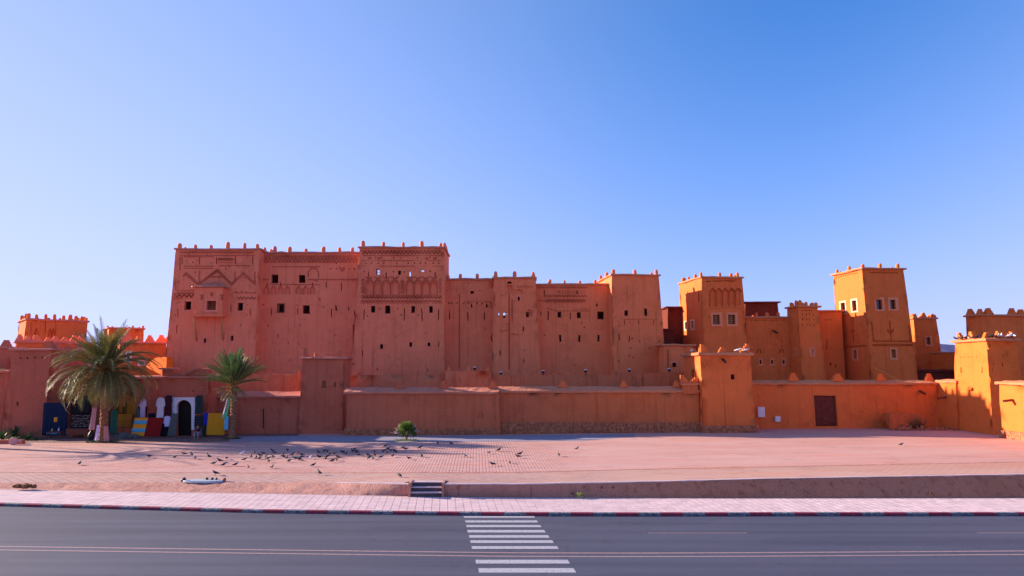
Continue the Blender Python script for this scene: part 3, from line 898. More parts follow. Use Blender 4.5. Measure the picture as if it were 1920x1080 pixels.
for x in (374, 441, 478): b.zigv(f, x, 509, 530, 1.6, 5)
b.zigv(f, 330, 512, 545, 1.6, 5); b.zigv(f, 337.5, 482, 506, 1.3, 5); b.zig(f, 408, 438, 486, 1.2, 4)
for y in (484, 488, 492): b.line(f, [(408, y), (436, y + .3)], .05, .05)
for y in (481.5, 499, 503): b.zig(f, 345, 400, y, .9, 3.6, .05, .05)
b.zig(f, 411, 470, 498, .9, 3.6, .05, .05); b.zig(f, 350, 362, 520, 1, 3.5, .05, .05); b.zig(f, 396, 418, 519, 1, 3.5, .05, .05); b.zig(f, 448, 466, 521, 1, 3.5, .05, .05)
for y in (545, 549): b.zig(f, 330, 366, y, .8, 3.2, .05, .05)
b.finish()
b.merlons('round', (335.4, 365.5, 395, 425.9, 457.7, 482), nback=6, nside=3)
# oriel
def oriel(b):
    f = b.front; u0, v0 = f.uv(369.5, 590); u1, v1 = f.uv(425.5, 541); pj = 1.15
    root = b.root
    X = [f.P(u0, v0, 0), f.P(u1, v0, 0), f.P(u1, v1, 0), f.P(u0, v1, 0)]
    nrm = Vector((0, -1, 0))
    q = [Vector((p.x, f.P(u0, v0).y - pj, p.z)) for p in X]
    fr = Face(q[0], q[1], q[2], q[3])
    wall_y = f.P(u0, v1).y + .3
    mb = MB(); k = Block.__new__(Block); k.root = root; k.relief = MB(); k.nrel = 0; k.mat = 'red'
    body = empty('oriel', (q[0] + q[1]) / 2); body.parent = root; body.location = (q[0] + q[1]) / 2 - root_loc(root)
    k.root = body
    k.window(fr, (387.8, 564, 405.4, 581.3), (383.8, 560, 409, 585.2), style='bars', depth=.4)
    for cx, cy in ((378.5, 557), (397.3, 552.5), (416.5, 556.5)):
        for sx in (-1, 1):
            k.line(fr, [(cx, cy), (cx + 3.5 * sx, cy - 4)], .07); k.line(fr, [(cx, cy + 3), (cx + 2.6 * sx, cy + .5)], .06)
            if cy > 555: k.line(fr, [(cx, cy + 2), (cx + 3.5 * sx, cy + 6)], .07)
        k.line(fr, [(cx, cy - 5), (cx, cy + 4)], .06)
    fr.mesh_into(mb, .9, 0)
    for a, c in ((0, 3), (1, 2)):
        mb.add([q[a], Vector((q[a].x, wall_y, q[a].z)), Vector((q[c].x, wall_y, q[c].z)), q[c]], [(0, 1, 2, 3)])
    mb.add([q[0], q[1], Vector((q[1].x, wall_y, q[1].z)), Vector((q[0].x, wall_y, q[0].z))], [(3, 2, 1, 0)])
    mb.build('oriel_wall', M['red'], body)
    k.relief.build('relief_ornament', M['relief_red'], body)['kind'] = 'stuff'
    mb = MB(); cx = (q[0].x + q[1].x) / 2; cy = (q[0].y + wall_y) / 2
    mb.box((cx, cy - .12, q[0].z - .34), q[1].x - q[0].x + .34, wall_y - q[0].y + .2, .36, taper=-.03)
    mb.box((cx, cy - .14, q[0].z - .05), q[1].x - q[0].x + .5, wall_y - q[0].y + .28, .1)
    mb.build('ledge', M['red'], body)
    for x, px in ((q[0].x + .12, 372.5), (q[1].x - .12, 422)):
        mb = MB(); zt_ = q[0].z - .3; zl = at(px, 639, 87.5).z
        mb.tube([Vector((x, q[0].y + .1, zt_)), Vector((x, f.P(u0, v0 - 3).y + .05, zl))], .1, 6); mb.build('brace', M['lightwood'], body)
    # pyramid tiled roof, built tile by tile
    apex = at(404.5, 528.5, (q[0].y + wall_y) / 2); z0 = q[3].z + .04
    e = [Vector((q[0].x - .28, q[0].y - .28, z0)), Vector((q[1].x + .28, q[0].y - .28, z0)), Vector((q[1].x + .28, wall_y, z0)), Vector((q[0].x - .28, wall_y, z0))]
    mb = MB(); mb.add(e + [apex], [(0, 1, 4), (1, 2, 4), (3, 0, 4), (3, 2, 1, 0)]); rf = mb.build('tiled_roof', M['tile'], body)
    td = MB(); td.tube([(0, 0, 0), (0, 0, 1)], .075, 6, flat=.8); tile = td.mesh('roof_tile', M['tile'])
    for A, B in ((e[0], e[1]), (e[1], e[2]), (e[3], e[0])):
        n_ = 15 if A is e[0] else 8
        for i in range(n_):
            t = (i + .5) / n_; p = A.lerp(B, t)
            lim = 1 - abs(t * 2 - 1)
            top = p.lerp(apex, .985) if False else None
            # run each cover tile up the slope until it meets the hip
            mid = A.lerp(B, .5); d_ = (apex - mid)
            q_ = p + d_ * lim
            v_ = q_ - p
            if v_.length < .15: continue
            o = place('roof_tile', tile, p + Vector((0, 0, .02)), parent=rf, scale=(1, 1, v_.length), rot=v_.to_track_quat('Z', 'Y').to_euler())
oriel(b)

# M2
b = kas('kasbah_facade', 'recessed red mud facade with carved frieze between the two tallest left towers', (485, 474), 675, 90, w2=7, bat=(.01, 0, 0))
f = b.front
b.window(f, (508.9, 515.1, 521.8, 530.7), style='bars'); b.window(f, (560.2, 515.1, 573.1, 530), style='bars')
b.window(f, (521.8, 570.5, 532.2, 585), (520, 569, 533.8, 586.5), fm='wood', style='bars'); b.window(f, (568, 572, 581.4, 588.6), style='bars')
for x, y0, y1 in ((508.9, 577, 591), (558, 577, 590.5), (612, 527.6, 540), (640.3, 529, 546), (669.5, 530, 542), (600, 557, 564), (653.7, 574, 583), (664.4, 582, 593), (621, 578, 595), (520.5, 625, 631.5), (500.3, 528, 536), (526, 528, 536), (586, 528, 536)): f.slit(x, y0, y1, 2)
f.slit(630, 572, 583, 3)
dots(f, [(620.3, 503.5), (632.5, 503.8), (654.5, 505), (664.5, 505), (631, 493.5), (493.3, 572), (558, 572.5), (606.8, 576), (502.4, 610), (563.8, 610.3), (629.4, 627), (541, 642), (560, 644.7), (543.3, 676), (591, 525), (594.4, 527), (524, 657)], 1.15)
for x in (500.3, 513, 526, 539, 560, 573, 586): f.arch(x - 3.4, 537.5, x + 3.4, 551.4, .14, True, pointed=True); b.line(f, [(x - 4.6, 552), (x - 4.6, 542), (x, 535.5), (x + 4.6, 542), (x + 4.6, 552)], .08)
b.dentil(f, 576, 671, 524, 3.6, 2.6); b.dentil(f, 490, 504, 524, 3.6, 2.6); b.dentil(f, 492, 671, 480, 3.6, 2.6)
b.zig(f, 492, 670, 485.5, 2.2, 7); b.zig(f, 495.5, 670, 487.5, -2.2, 7); b.line(f, [(492, 492), (670, 492)], .07)
b.zig(f, 494, 669, 482.8, 1.0, 4, .06, .06); b.zig(f, 494, 669, 490.5, 1.0, 4, .06, .06); b.zig(f, 510, 600, 500, 1.2, 5, .06); b.zig(f, 505, 600, 533.5, 1, 4, .05); b.line(f, [(578, 520), (578, 510), (584, 503), (592, 503), (597, 510), (597, 520)], .1)
for k in (0, 4): b.line(f, [(637, 499 + k), (642, 505 + k), (647, 499 + k)], .08)
f.poly([(661.3, 700), (664.2, 700), (664.2, 609), (661.3, 609)], .35, True)
b.finish(); b.merlons('round', (514.6, 542.3, 573, 605.5, 636.4, 660), nback=5, nside=0)

# M3 decorated tower
b = kas('kasbah_tower', 'tallest red kasbah tower with a band of carved blind arches', (674.5, 464), 832, 87.6, w2=7, bat=(.015, .035, .022))
f = b.front
for r_ in ((695.2, 573.6, 703, 586.5), (721.9, 572.8, 731.5, 587.8), (771, 573.6, 778.4, 586.5), (804.6, 573.6, 811.6, 586.5), (712.6, 645.4, 718.5, 654.2), (767.5, 641.8, 772.7, 650.6), (801.5, 641.8, 807, 649.5)):
    b.window(f, r_, (r_[0] - 1.6, r_[1] - 1.4, r_[2] + 1.6, r_[3] + 1.6) if r_[1] > 600 or r_[0] > 800 else None, style='bars')
wr = (705.6, 504.3, 712.6, 515.7); b.window(f, wr, style='bars', depth=.35)
for r_ in ((746.3, 507, 752, 514.7), (789.9, 506, 795, 510)): f.hole(*r_, depth=.3)
f.arch(767.2, 509, 770.4, 517.5, .3)
for r_ in ((703, 499, 716, 521), (787, 502, 798, 514), (764, 505, 774, 521)): b.back.hole(*r_, depth=.1)
for x, y0, y1 in ((682.5, 578.7, 600), (758.2, 577.4, 601), (790.9, 577.4, 601), (822.3, 577.4, 600), (822.3, 639, 649.5), (680, 655, 668), (692.3, 509, 520), (723.7, 509, 520), (815.5, 509, 520), (706.9, 689.5, 695.4), (802.3, 689, 695)): f.slit(x, y0, y1, 1.9)
dots(f, [(655 + x / 3.856, 493.9) for x in (123, 165, 210, 250, 343, 428, 472, 512, 550, 604, 645)] + [(655 + x / 3.856, 483.6) for x in (155, 192, 235, 320, 370, 490, 583, 625)] +
     [(655 + x / 3.856, 509.5) for x in (112, 145, 318, 400, 583)] + [(689, 592.5), (712, 579), (745, 578), (752, 590.5), (784.7, 590.5), (798.5, 625)], 1.2)
for i in range(4):
    for xo in (684.8, 761.5):
        wdt = 15.9 if xo < 700 else 14.8
        x0 = xo + wdt * i
        f.arch(x0 + 1.9, 529, x0 + wdt - 1.9, 552.4, .16, True, pointed=True)
        xm = x0 + wdt / 2
        for o, ww in ((0, .11), (-4, .09)):
            b.line(f, [(x0 + .3, 534 + o), (xm, 525 + o), (x0 + wdt - .3, 534 + o)], ww, .09)
        b.line(f, [(x0 + .2, 534), (x0 + .2, 553)], .10, .09); b.line(f, [(x0 + wdt - .2, 534), (x0 + wdt - .2, 553)], .10, .09)
        for s_ in (0, 2.4): b.line(f, [(x0 + 1, 520.5 - s_), (xm, 527 - s_ * 2.2), (x0 + wdt - 1, 520.5 - s_)], .07, .07) if s_ else None
for k in range(4):
    y = 528 + k * 6.6; b.line(f, [(754.5, y - 3.2), (758, y), (754.5, y + 3.2), (751, y), (754.5, y - 3.2)], .1, .09)
for x in (680.5, 825.5):
    for k in range(4):
        y = 526 + k * 7; b.line(f, [(x, y - 3.2), (x + 2.6, y), (x, y + 3.2), (x - 2.6, y), (x, y - 3.2)], .1, .08)
b.zig(f, 677, 829, 557.5, 2.4, 6, .1, .09); b.zig(f, 680, 829, 557.5, -2.4, 6, .1, .09); b.dentil(f, 677, 829, 564.4, 3.5, 3.2, h=.14); b.line(f, [(676, 568), (829.5, 568)], .09); b.line(f, [(678, 553.6), (829, 553.6)], .1)
b.zig(f, 678, 828, 473.5, 2.6, 7, .1, .08); b.zig(f, 681.5, 828, 473.5, -2.6, 7, .1, .08); b.line(f, [(678, 469.4), (828, 469.4)], .09)
b.zig(f, 680, 827, 479, 1.0, 4, .06, .06); b.zig(f, 680, 827, 488.5, .9, 5, .05, .05); b.zig(f, 680, 827, 499, .9, 5, .05, .05)
for i in range(8):
    x0 = (684.8 + 15.9 * i) if i < 4 else (761.5 + 14.8 * (i - 4))
    b.zig(f, x0 + 1, x0 + 7, 519.5, 1.0, 3, .06, .06, y1=523.5); b.zig(f, x0 + 8, x0 + 14, 523.5, 1.0, 3, .06, .06, y1=519.5)
for x in (690, 707, 797, 812): b.line(f, [(x, 482), (x + 3, 486), (x + 6, 482)], .08); b.line(f, [(x, 487), (x + 3, 483), (x + 6, 487)], .07)
b.line(f, [(661, 682), (664, 682)], .3, .3)
b.finish(); b.merlons('round', (680.4, 718.3, 755.6, 790.6, 825.6), nback=5, nside=3)
b.spout(b.left, 668, 682, 1.0, -.05) if False else None

# M4
b = kas('kasbah_facade', 'plain red mud facade with a row of triangular vents, right of the tallest central tower', (829, 524), 926, 90, w2=8, bat=(.01, 0, 0))
f = b.front
for x in (103, 128, 142, 182, 247, 290, 368, 413, 497): f.tri(820 + x / 4.909, 568, 2)
for x in (884.8, 912.3): f.poly([(x - 1.9, 576), (x + 1.9, 576), (x + .9, 568.5), (x - .9, 568.5)], .5)
for x, y0, y1 in ((842.8, 584.5, 600), (877.4, 583.5, 601), (907.6, 584, 600), (921.9, 627, 640)): f.slit(x, y0, y1, 2)
dots(f, [(878, 531), (900, 545), (909.5, 617), (842, 583), (877.3, 582.5)], 1.0)
f.poly([(881.5, 551), (889, 550.5), (888.5, 546), (883, 545.5)], .3)
f.poly([(860.4, 692), (863.2, 692), (863, 551), (860.8, 551)], .25, True)
f.poly([(854, 611), (860, 612.5), (863.5, 606), (858, 603.5), (853.5, 607)], .25) if False else None
b.zig(f, 872, 920, 565.5, 1.6, 7, .07)
b.finish(); b.merlons('round', (862.8, 895, 840), nback=3, nside=0, sc=.85)

# M5
b = kas('kasbah_tower', 'weathered red tower with a broken hole near the top and a drain channel', (925.5, 521), 1003.5, 88.2, w2=7, bat=(.015, .012, .052))
f = b.front
f.poly([(950, 531.6), (960.5, 531.6), (959, 528.4), (955, 527), (951.5, 528.5)], .25)
b.back.poly([(943, 535), (967, 535), (967, 522.5), (943, 522.5)], .1)
f.poly([(951.5, 551), (981, 549.5), (980.5, 543), (975, 541), (966, 543.5), (962.5, 541.5), (961, 534.5), (950.5, 534), (952, 545)], .28, True)
b.window(f, (970.7, 556.4, 975.2, 563.8), (968.8, 554.4, 977.5, 565.6), style='bars')
f.hole(987, 585.6, 992, 594.7, .5, jag=.04)
f.slit(935.2, 585, 594, 2); f.arch(943.4, 585.6, 947.4, 597, .5); f.dot(950.5, 588.5, 1.2)
b.back.hole(930, 580, 952, 591.5, .1)
for x, y0, y1 in ((981.5, 610, 620), (937.7, 655.5, 666), (982.6, 672, 680)): f.slit(x, y0, y1, 2)
f.poly([(954, 693), (957, 693), (957, 552.5), (954, 552.5)], .22, True)
dots(f, [(942, 553.5), (982.4, 656.5)], 1.1)
b.dentil(f, 968, 1000, 537.5, 5, 2.4); b.zigv(f, 960.5, 561, 603, 1.4, 5); b.zigv(f, 927.5, 548, 574, 1, 5)
b.line(f, [(937, 617), (942, 622), (948, 620), (953, 617)], .08); b.line(f, [(957, 626), (972, 627)], .06)
for y in (583, 587, 591): b.line(f, [(989, y - 2), (999, y)], .1, .09)
b.finish(); b.merlons('round', (930, 964.8, 999.3), nback=3, nside=2, sc=.95)

# M6
b = kas('kasbah_facade', 'red mud facade with a carved zigzag panel and two rows of small dark windows', (1002, 533.5), 1149, 89.5, w2=8, bat=(.015, 0, 0))
f = b.front
for r_ in ((1045.2, 585, 1052, 595.7), (1081, 585.5, 1088.2, 596.7), (1120.7, 584, 1132.4, 598.5), (1048, 628, 1052.2, 640.5), (1084.5, 628, 1088.4, 640.5), (1120, 627.2, 1124, 640)): b.window(f, r_, style='bars')
for x, y0, y1 in ((1028, 582, 600), (1068.4, 585, 599), (1014.7, 583, 592), (1020, 543, 554), (1046, 543, 549), (1082.5, 544, 551)): f.slit(x, y0, y1, 2)
dots(f, [(1021.4, 628), (1090, 606), (1095, 614.5)], 1.1); f.poly([(1117.5, 575), (1120.5, 575), (1121, 570), (1118.5, 570.5)], .4)
b.dentil(f, 1007, 1102, 539, 3.5, 2.4); b.zig(f, 1020, 1100, 554.8, 2, 6, .1, .09); b.zig(f, 1024, 1098, 565, 2, 5.6, .1, .09); b.zig(f, 1024, 1098, 562, 2, 5.6, .07, .07)
b.line(f, [(1026, 577), (1041, 583), (1104, 583)], .08); b.line(f, [(1008, 563), (1024, 563)], .08)
for x in range(1050, 1100, 5): b.line(f, [(x, 544.5), (x, 551)], .06, .05)
for x in range(1074, 1102, 5): b.line(f, [(x, 582), (x + 3, 577.5)], .06)
f.poly([(1103.3, 598), (1105, 598), (1106, 581), (1107.6, 577.5)], .15, True)
f.poly([(1020.2, 690), (1022.4, 690), (1022.4, 620), (1020.2, 620)], .2, True)
b.finish(); b.merlons('round', (1030.5, 1058.4, 1087.6, 1116.3), nback=4, nside=0, sc=.85)

# M7
b = kas('kasbah_tower', 'plain red tower with sloping right edge, at the right end of the kasbah', (1147.2, 515), 1235, 87.5, Lx=1121, th=6, bat=(.02, .004, .052))
f = b.front
b.window(f, (1170.8, 581.5, 1177.6, 592), style='bars'); b.window(f, (1208, 578.4, 1213.8, 592), style='bars')
for x, y0, y1 in ((1161.4, 624, 638), (1171, 599, 608), (1197.5, 599, 608), (1225, 600, 608), (1180, 628, 640)): f.slit(x, y0, y1, 1.6 if y0 < 620 else 2.2)
dots(f, [(1182.5, 652), (1159.5, 677.7), (1218, 652.6), (1187.5, 671), (1179.5, 667), (1236, 640.5), (1185, 634), (1199, 640)], 1.2)
b.line(f, [(1170, 598.5), (1232, 598.5)], .07)
b.finish(); b.merlons('round', (1150, 1191, 1231.5), left=(1124.6, 1136), nback=3, nside=2, sc=.95)

# dark houses between the kasbah and the right towers
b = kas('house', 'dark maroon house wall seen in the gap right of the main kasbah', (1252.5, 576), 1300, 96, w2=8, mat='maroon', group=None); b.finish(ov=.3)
b = kas('house', 'low shaded house with a small framed window in the gap beside the right tower', (1244, 647), 1300, 85, w2=6, mat='red', group=None)
b.window(b.front, (1260.5, 680, 1268, 688.5), (1258, 677.5, 1270, 690.5), style='bars'); b.line(b.front, [(1252, 655), (1252, 690)], .2, .12)
b.finish(ov=.3)
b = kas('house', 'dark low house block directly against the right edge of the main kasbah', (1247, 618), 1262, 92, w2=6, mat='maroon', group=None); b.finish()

# ------------------------------------------------------------------ right-hand towers
RG = 'orange towers on the right of the kasbah'
def kr(name, label, N, Rx, db, **kw):
    kw.setdefault('group', RG); kw.setdefault('mat', 'orange')
    return Block(name, label, 'building', N, Rx, db, zb=kw.pop('zb', 1.2), **kw)
# B
b = kr('orange_tower', 'orange tower with five blind niches and two ornate framed windows', (1315.5, 519.5), 1391.5, 89, Lx=1273.6, th=8, bat=(.02, .0, .03))
f = b.front
b.window(f, (1336.4, 590, 1349.4, 608), (1333.3, 586.2, 1354, 612), style='grille'); b.window(f, (1364.7, 590, 1378.5, 608), (1361.6, 586.2, 1383, 612), style='grille')
for i in range(5):
    x0 = 1330.5 + i * 12; f.arch(x0 + 1.3, 541.5, x0 + 10, 573, .15, True, pointed=True)
    b.line(f, [(x0, 576), (x0, 547), (x0 + 5.7, 540), (x0 + 11.4, 547)], .08)
for i in range(13): f.dot(1327.5 + i * 4.2, 527.3, 1.35, .3) if i % 5 != 2 else f.dot(1327.5 + i * 4.2, 526.5, .9, .3)
for i in range(18): f.dot(1322 + i * 4, 578.3, .75, .15)
l = b.left
b.window(l, (1297, 601.5, 1301, 616.5), (1295.3, 599, 1302.5, 619), fm='cream', style='pane'); b.window(l, (1285, 604, 1288, 617), (1283.3, 601.5, 1289.6, 620), fm='cream', style='pane')
l.slit(1309.5, 543, 566, 2)
b.finish(); b.merlons('round', (1350.2, 1383.6, 1371), left=(1279.5, 1290, 1302.5, 1313), nback=4, nside=3, sc=.88)
# dark block behind
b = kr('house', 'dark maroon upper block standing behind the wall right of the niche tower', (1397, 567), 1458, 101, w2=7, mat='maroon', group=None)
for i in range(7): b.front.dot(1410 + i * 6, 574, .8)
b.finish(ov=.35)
# B3
b = kr('curtain_wall', 'shaded orange facade with three small framed windows between the niche tower and the slim tower', (1398, 595), 1484, 92, w2=6, bat=(.01, 0, 0), group=None)
f = b.front
for x in (1425.7, 1447.2, 1469.2): b.window(f, (x - 1.8, 674.5, x + 1.8, 682.5), (x - 3.7, 671.8, x + 3.7, 685.5), style='blind' if False else 'bars', fm='pale')
for x in (1423, 1465.5):
    f.poly([(x - .7, 655), (x + .7, 655), (x + .7, 636), (x - .7, 636)], .12, True); b.line(f, [(x - 3, 662), (x - 3, 656), (x + 3, 656), (x + 3, 662)], .07)
for i in range(13): f.dot(1409 + i * 5, 600.3, .9, .2)
b.spout(f, 1450, 618, 1.3, -.45)
b.finish(); b.merlons('round', (1418.3, 1439, 1460), nback=3, nside=0, sc=1.0)
# D slim tower
b = kr('orange_tower', 'slim orange tower pierced by a grid of small slots', (1496, 574.5), 1533.5, 89.5, Lx=1476, th=10, bat=(.03, .01, .045))
f = b.front
for x in (1503.5, 1507.8, 1512, 1516.4, 1520.6): f.dot(x + 1, 581.8, 1.0, .25)
for y in (588.8, 598, 608):
    for x in (1504.5, 1512, 1517, 1525.5): f.slit(x + (y - 588) * .06, y - 2.6, y + 2.8, 1.6, .35)
b.window(f, (1519.5, 654, 1525.5, 666), (1517.3, 651.5, 1527.5, 668.5), style='blind'); b.window(b.left, (1490, 655, 1492.4, 665), (1488.8, 652.5, 1493.6, 667.5), style='blind')
b.finish(ov=.3); b.merlons('round', (1501, 1512, 1524.4, 1531), left=(1482.4, 1492), nback=2, nside=1, sc=.88)
# E
b = kr('curtain_wall', 'recessed shaded orange wall between the slim tower and the tallest right-hand tower', (1531, 583), 1578, 93, w2=6, bat=(.01, 0, 0), group=None)
b.front.slit(1550.5, 636, 655, 1.6); b.front.hole(1555.5, 679.5, 1559, 684.5, .4); b.front.slit(1567, 681, 690, 2)
for i in range(5): b.front.dot(1547 + i * 3, 599.5, .8, .2)
b.finish(ov=.3)
# C
b = kr('orange_tower', 'tallest orange tower with three framed windows and a zigzag panel, pigeons on its parapet', (1617, 503.3), 1693.5, 88.5, Lx=1562.5, th=6, bat=(.02, -.012, .055))
f = b.front
b.window(f, (1642.7, 561.8, 1653.8, 580.4), (1639.6, 557.5, 1658, 583.3), style='pane'); b.window(f, (1668.6, 561.8, 1679, 579.6), (1665, 557.8, 1684, 582.7), style='pane')
b.window(f, (1671, 655, 1679.6, 671), (1668.4, 652.2, 1682.4, 675), style='grille')
b.zigv(f, 1634, 603, 641, 1.4, 5, x1=1638); b.zigv(f, 1703, 609, 641, 1.4, 5, x1=1708); b.zig(f, 1636, 1709, 639.6, 1.6, 6, .08)
b.line(f, [(1668, 602), (1671, 637)], .07)
for k in (0, 3.5): b.line(f, [(1663.5, 617 + k), (1669.5, 623 + k), (1675.5, 616 + k)], .07)
b.dentil(f, 1635, 1711, 646.8, 4, 4, h=.1)
for i in range(12): f.dot(1632 + i * 4.5, 510.8, 1.2, .25)
l = b.left
b.window(l, (1577.3, 567.4, 1585.6, 587), (1574.6, 564, 1587.4, 589.2), fm='cream', style='pane'); b.window(l, (1598.4, 563, 1606.6, 583), (1595.8, 560, 1609.2, 585.6), fm='cream', style='pane')
b.window(l, (1601, 656.5, 1607, 673), (1598, 653.5, 1609.4, 676.5), style='grille')
for i in range(10): l.dot(1568.5 + i * 4.3, 521 - i * 1.05, 1.0, .2)
b.line(l, [(1598, 586), (1598, 594), (1601.5, 600), (1598.5, 606), (1595.3, 600), (1598, 594)], .08); b.line(l, [(1599.5, 606), (1600.5, 640)], .07); b.line(l, [(1596.5, 618), (1600, 624), (1604, 618)], .07)
b.dentil(l, 1588, 1625, 649.5, 4, 2.4, y1=648)
b.finish(ov=.3); b.merlons('round', (1650.5, 1684), left=(1568.5, 1591, ), nback=3, nside=2, sc=.88); b.merlon('round', .15, .15, sc=.9)
# F
b = kr('orange_tower', 'small shaded tower with stepped merlons and one framed window, right of the tallest right-hand tower', (1712.5, 597.5), 1755.5, 99, Lx=1706, th=2, bat=(.03, .0, .045))
b.window(b.front, (1736.5, 632, 1744.3, 646), (1733.9, 629.5, 1747.9, 649.4), style='grille')
b.finish(); b.merlons('step', (1716, 1732.5, 1749), nback=3, nside=2, sc=.95)
b.spout(b.right, 1757, 612, .9, -.1) if False else None
# G
b = kr('garden_wall', 'sunlit ochre wall with a flat coping behind the right-hand corner tower', (1712, 662), 1815, 101, w2=.8, th=-52, mat='ochre', group=None); b.finish(slab=True, ov=.1)
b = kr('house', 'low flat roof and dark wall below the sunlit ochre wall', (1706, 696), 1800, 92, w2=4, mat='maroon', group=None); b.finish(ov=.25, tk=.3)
# ramp buttress
def ramp():
    A = at(1637, 689, 86.4); B = at(1686, 714, 84.4); Z = 3.5
    t = Vector((.45, .3, 0))
    mb = MB(); mb.add([A, B, Vector((B.x, B.y, Z)), Vector((A.x, A.y, Z)), A + t, B + t, Vector((B.x, B.y, Z)) + t, Vector((A.x, A.y, Z)) + t], [(3, 2, 1, 0), (0, 1, 5, 4), (4, 5, 6, 7), (0, 4, 7, 3), (1, 2, 6, 5)])
    mb.build('stair_parapet', M['ochre'], label='small sunlit sloping stair parapet at the foot of the tallest orange tower', cat='parapet')
ramp()
# H
b = kr('orange_tower', 'wide tower with stepped merlons and pigeons, cut off by the right edge of the photo', (1837, 590.5), 2060, 86, Lx=1810.5, th=12, bat=(.01, .0, .02))
for i in range(11): b.front.dot(1876 + i * 4.6, 592.5, 1.1, .2)
for i in range(3): b.left.dot(1819 + i * 4, 596, .9, .2)
b.finish(ov=.25); b.merlons('step', (1855.5, 1899, 1916, 1940), left=(1818.5, ), nback=3, nside=1, sc=1.05); b.merlon('step', .25, .2, sc=1.0)

# ------------------------------------------------------------------ outer walls
def coping(b, hgt=.55, run=.8, ov=.24, low=.12):
    mb = MB(); n = max(3, round((b.w1 + 2 * ov) / .45)); vs = []; fs = []
    prof = [(-ov + .05, -.10), (-ov, 0), (-ov, low), (-ov + .12, low + .06), (run * .5 - .05, hgt * .62), (run, hgt), (b.w2 + .1, hgt * .7), (b.w2 + .2, 0)]
    for i in range(n + 1):
        a = -ov + (b.w1 + 2 * ov) * i / n
        for k, (y, z) in enumerate(prof):
            p = b.T(a, y, b.zt + z); q = noise.noise_vector(p * 1.1) * .07 + noise.noise_vector(p * 3.1) * .03
            vs.append(p + q)
    k = len(prof)
    for i in range(n):
        for j in range(k - 1): fs.append((i * k + j, (i + 1) * k + j, (i + 1) * k + j + 1, i * k + j + 1))
    fs.append(tuple(range(k))); fs.append(tuple(range(n * k + k - 1, n * k - 1, -1)))
    mb.add(vs, fs); b.ztop = b.zt + hgt; return mb.build('coping', M['cap'], b.root)
def plinth(b, z1, out=.3, mat='stone', seed=0):
    """rough stone footing in front of a wall, made of single stones"""
    rnd = random.Random(seed); mb = MB(); z = b.zb - .1; L = b.w1; base_off = b.front.c[0]
    y_out = out
    while z < z1:
        h = rnd.uniform(.14, .24); a = -.1
        while a < L + .1:
            wd = rnd.uniform(.2, .5); bt = -(b.zt - z) * .03 - y_out + rnd.uniform(-.04, .03)
            p = b.T(a + wd / 2, bt + .3, z)
            mb.box(p, wd * .95, .6, h * .95, Matrix.Rotation(rnd.uniform(-.06, .06), 3, 'Y') @ Matrix.Rotation(math.atan2(b.r.y, b.r.x) + rnd.uniform(-.05, .05), 3, 'Z'), taper=rnd.uniform(.02, .10))
            a += wd
        z += h
    o = mb.build('footing_stones', M[mat], b.root); o['kind'] = 'stuff'
def ow(name, label, N, Rx, db, **kw):
    kw.setdefault('mat', 'outer'); kw.setdefault('bat', (.03, 0, 0)); kw.setdefault('cat', 'wall')
    cat = kw.pop('cat')
    return Block(name, label, cat, N, Rx, db, **kw)
# wall sections
b = ow('perimeter_wall', 'outer mud wall with a tall narrow slot, right of the smaller palm', (394, 744), 567, 75.5, w2=1.0)
b.front.poly([(493.2, 803), (496.6, 803), (496.6, 766), (493.2, 766)], .5)
b.finish(slab=False); coping(b)
b = ow('perimeter_wall', 'outer mud wall behind the round bush with a dark patch near its right end', (650, 736.5), 931, 73.2, w2=1.0)
b.front.poly([(893.8, 783.5), (906, 783.5), (907, 777), (904, 773), (900.5, 771.5), (897, 774.5), (894.8, 779)], .12, True)
b.finish(slab=False); coping(b); plinth(b, 1.4, .12, seed=1)
for px in (749, 830, 924): b.merlon('step', b.edge_px(px), .65, sc=.95, sink=.12)
b = ow('wall_pier', 'narrow projecting pier that closes the wall section with the dark patch', (929.5, 738), 937.5, 73.12, w2=1.0, cat='pier'); b.finish(slab=False)
b = ow('perimeter_wall', 'longest outer mud wall on a stone footing, left of the gate tower', (937, 734.5), 1310, 73.8, w2=1.0)
b.finish(slab=False); coping(b); plinth(b, 2.0, .22, seed=2)
for px in (1056, 1171, 1271): b.merlon('step', b.edge_px(px), .6, sc=1.05, sink=.12)
b = ow('wall_turret', 'short raised wall end with two stepped corner merlons beside the gate tower', (1280, 721), 1309, 73.72, w2=1.3, cat='wall', zb=5.1, bat=(0, 0, 0))
b.finish(slab=True, ov=.15, tk=.15)
b.merlon('corner', b.edge_px(1301), .3, sc=.95); place('merlon', MERLON[('corner', 'outer')], b.T(.3, .3, b.ztop - .05), math.pi, b.root)
# T1
b = ow('wall_tower', 'square mud tower with two blocked ochre windows, left of centre', (567.5, 671.5), 645, 75.2, w2=3.0, bat=(.03, .02, .004), cat='tower')
M['brownfill'] = simple('ochre_brick_infill', (.24, .10, .025), .9, .2, 8, .3)
f = b.front
for pts in (((602.5, 728), (611.5, 728), (610.5, 714.5), (604, 714.5)), ((624.5, 727), (630, 727), (630, 717), (625.5, 717))):
    f.poly(pts, .18)
    mb = MB(); q = [f.P(*f.uv(*p), -.15) for p in pts]; mb.add(q, [(0, 1, 2, 3)]); mb.build('blocked_window', M['brownfill'], b.root)
b.dentil(f, 606, 612, 673.8, 4, 2)
b.finish(ov=.3); b.merlon('corner', b.w1 - .75, .2, sc=1.0); place('merlon', MERLON[('corner', 'outer')], b.T(.35, .2, b.ztop - .05), math.pi, b.root, scale=(.6, 1, 1.1))
b.merlon('round', 1.1, 1.2, sc=.95); b.merlon('step', b.w1 - .2, 1.8, True, sc=.7); b.merlon('step', b.w1 * .5, b.w2 - .2, sc=.5)
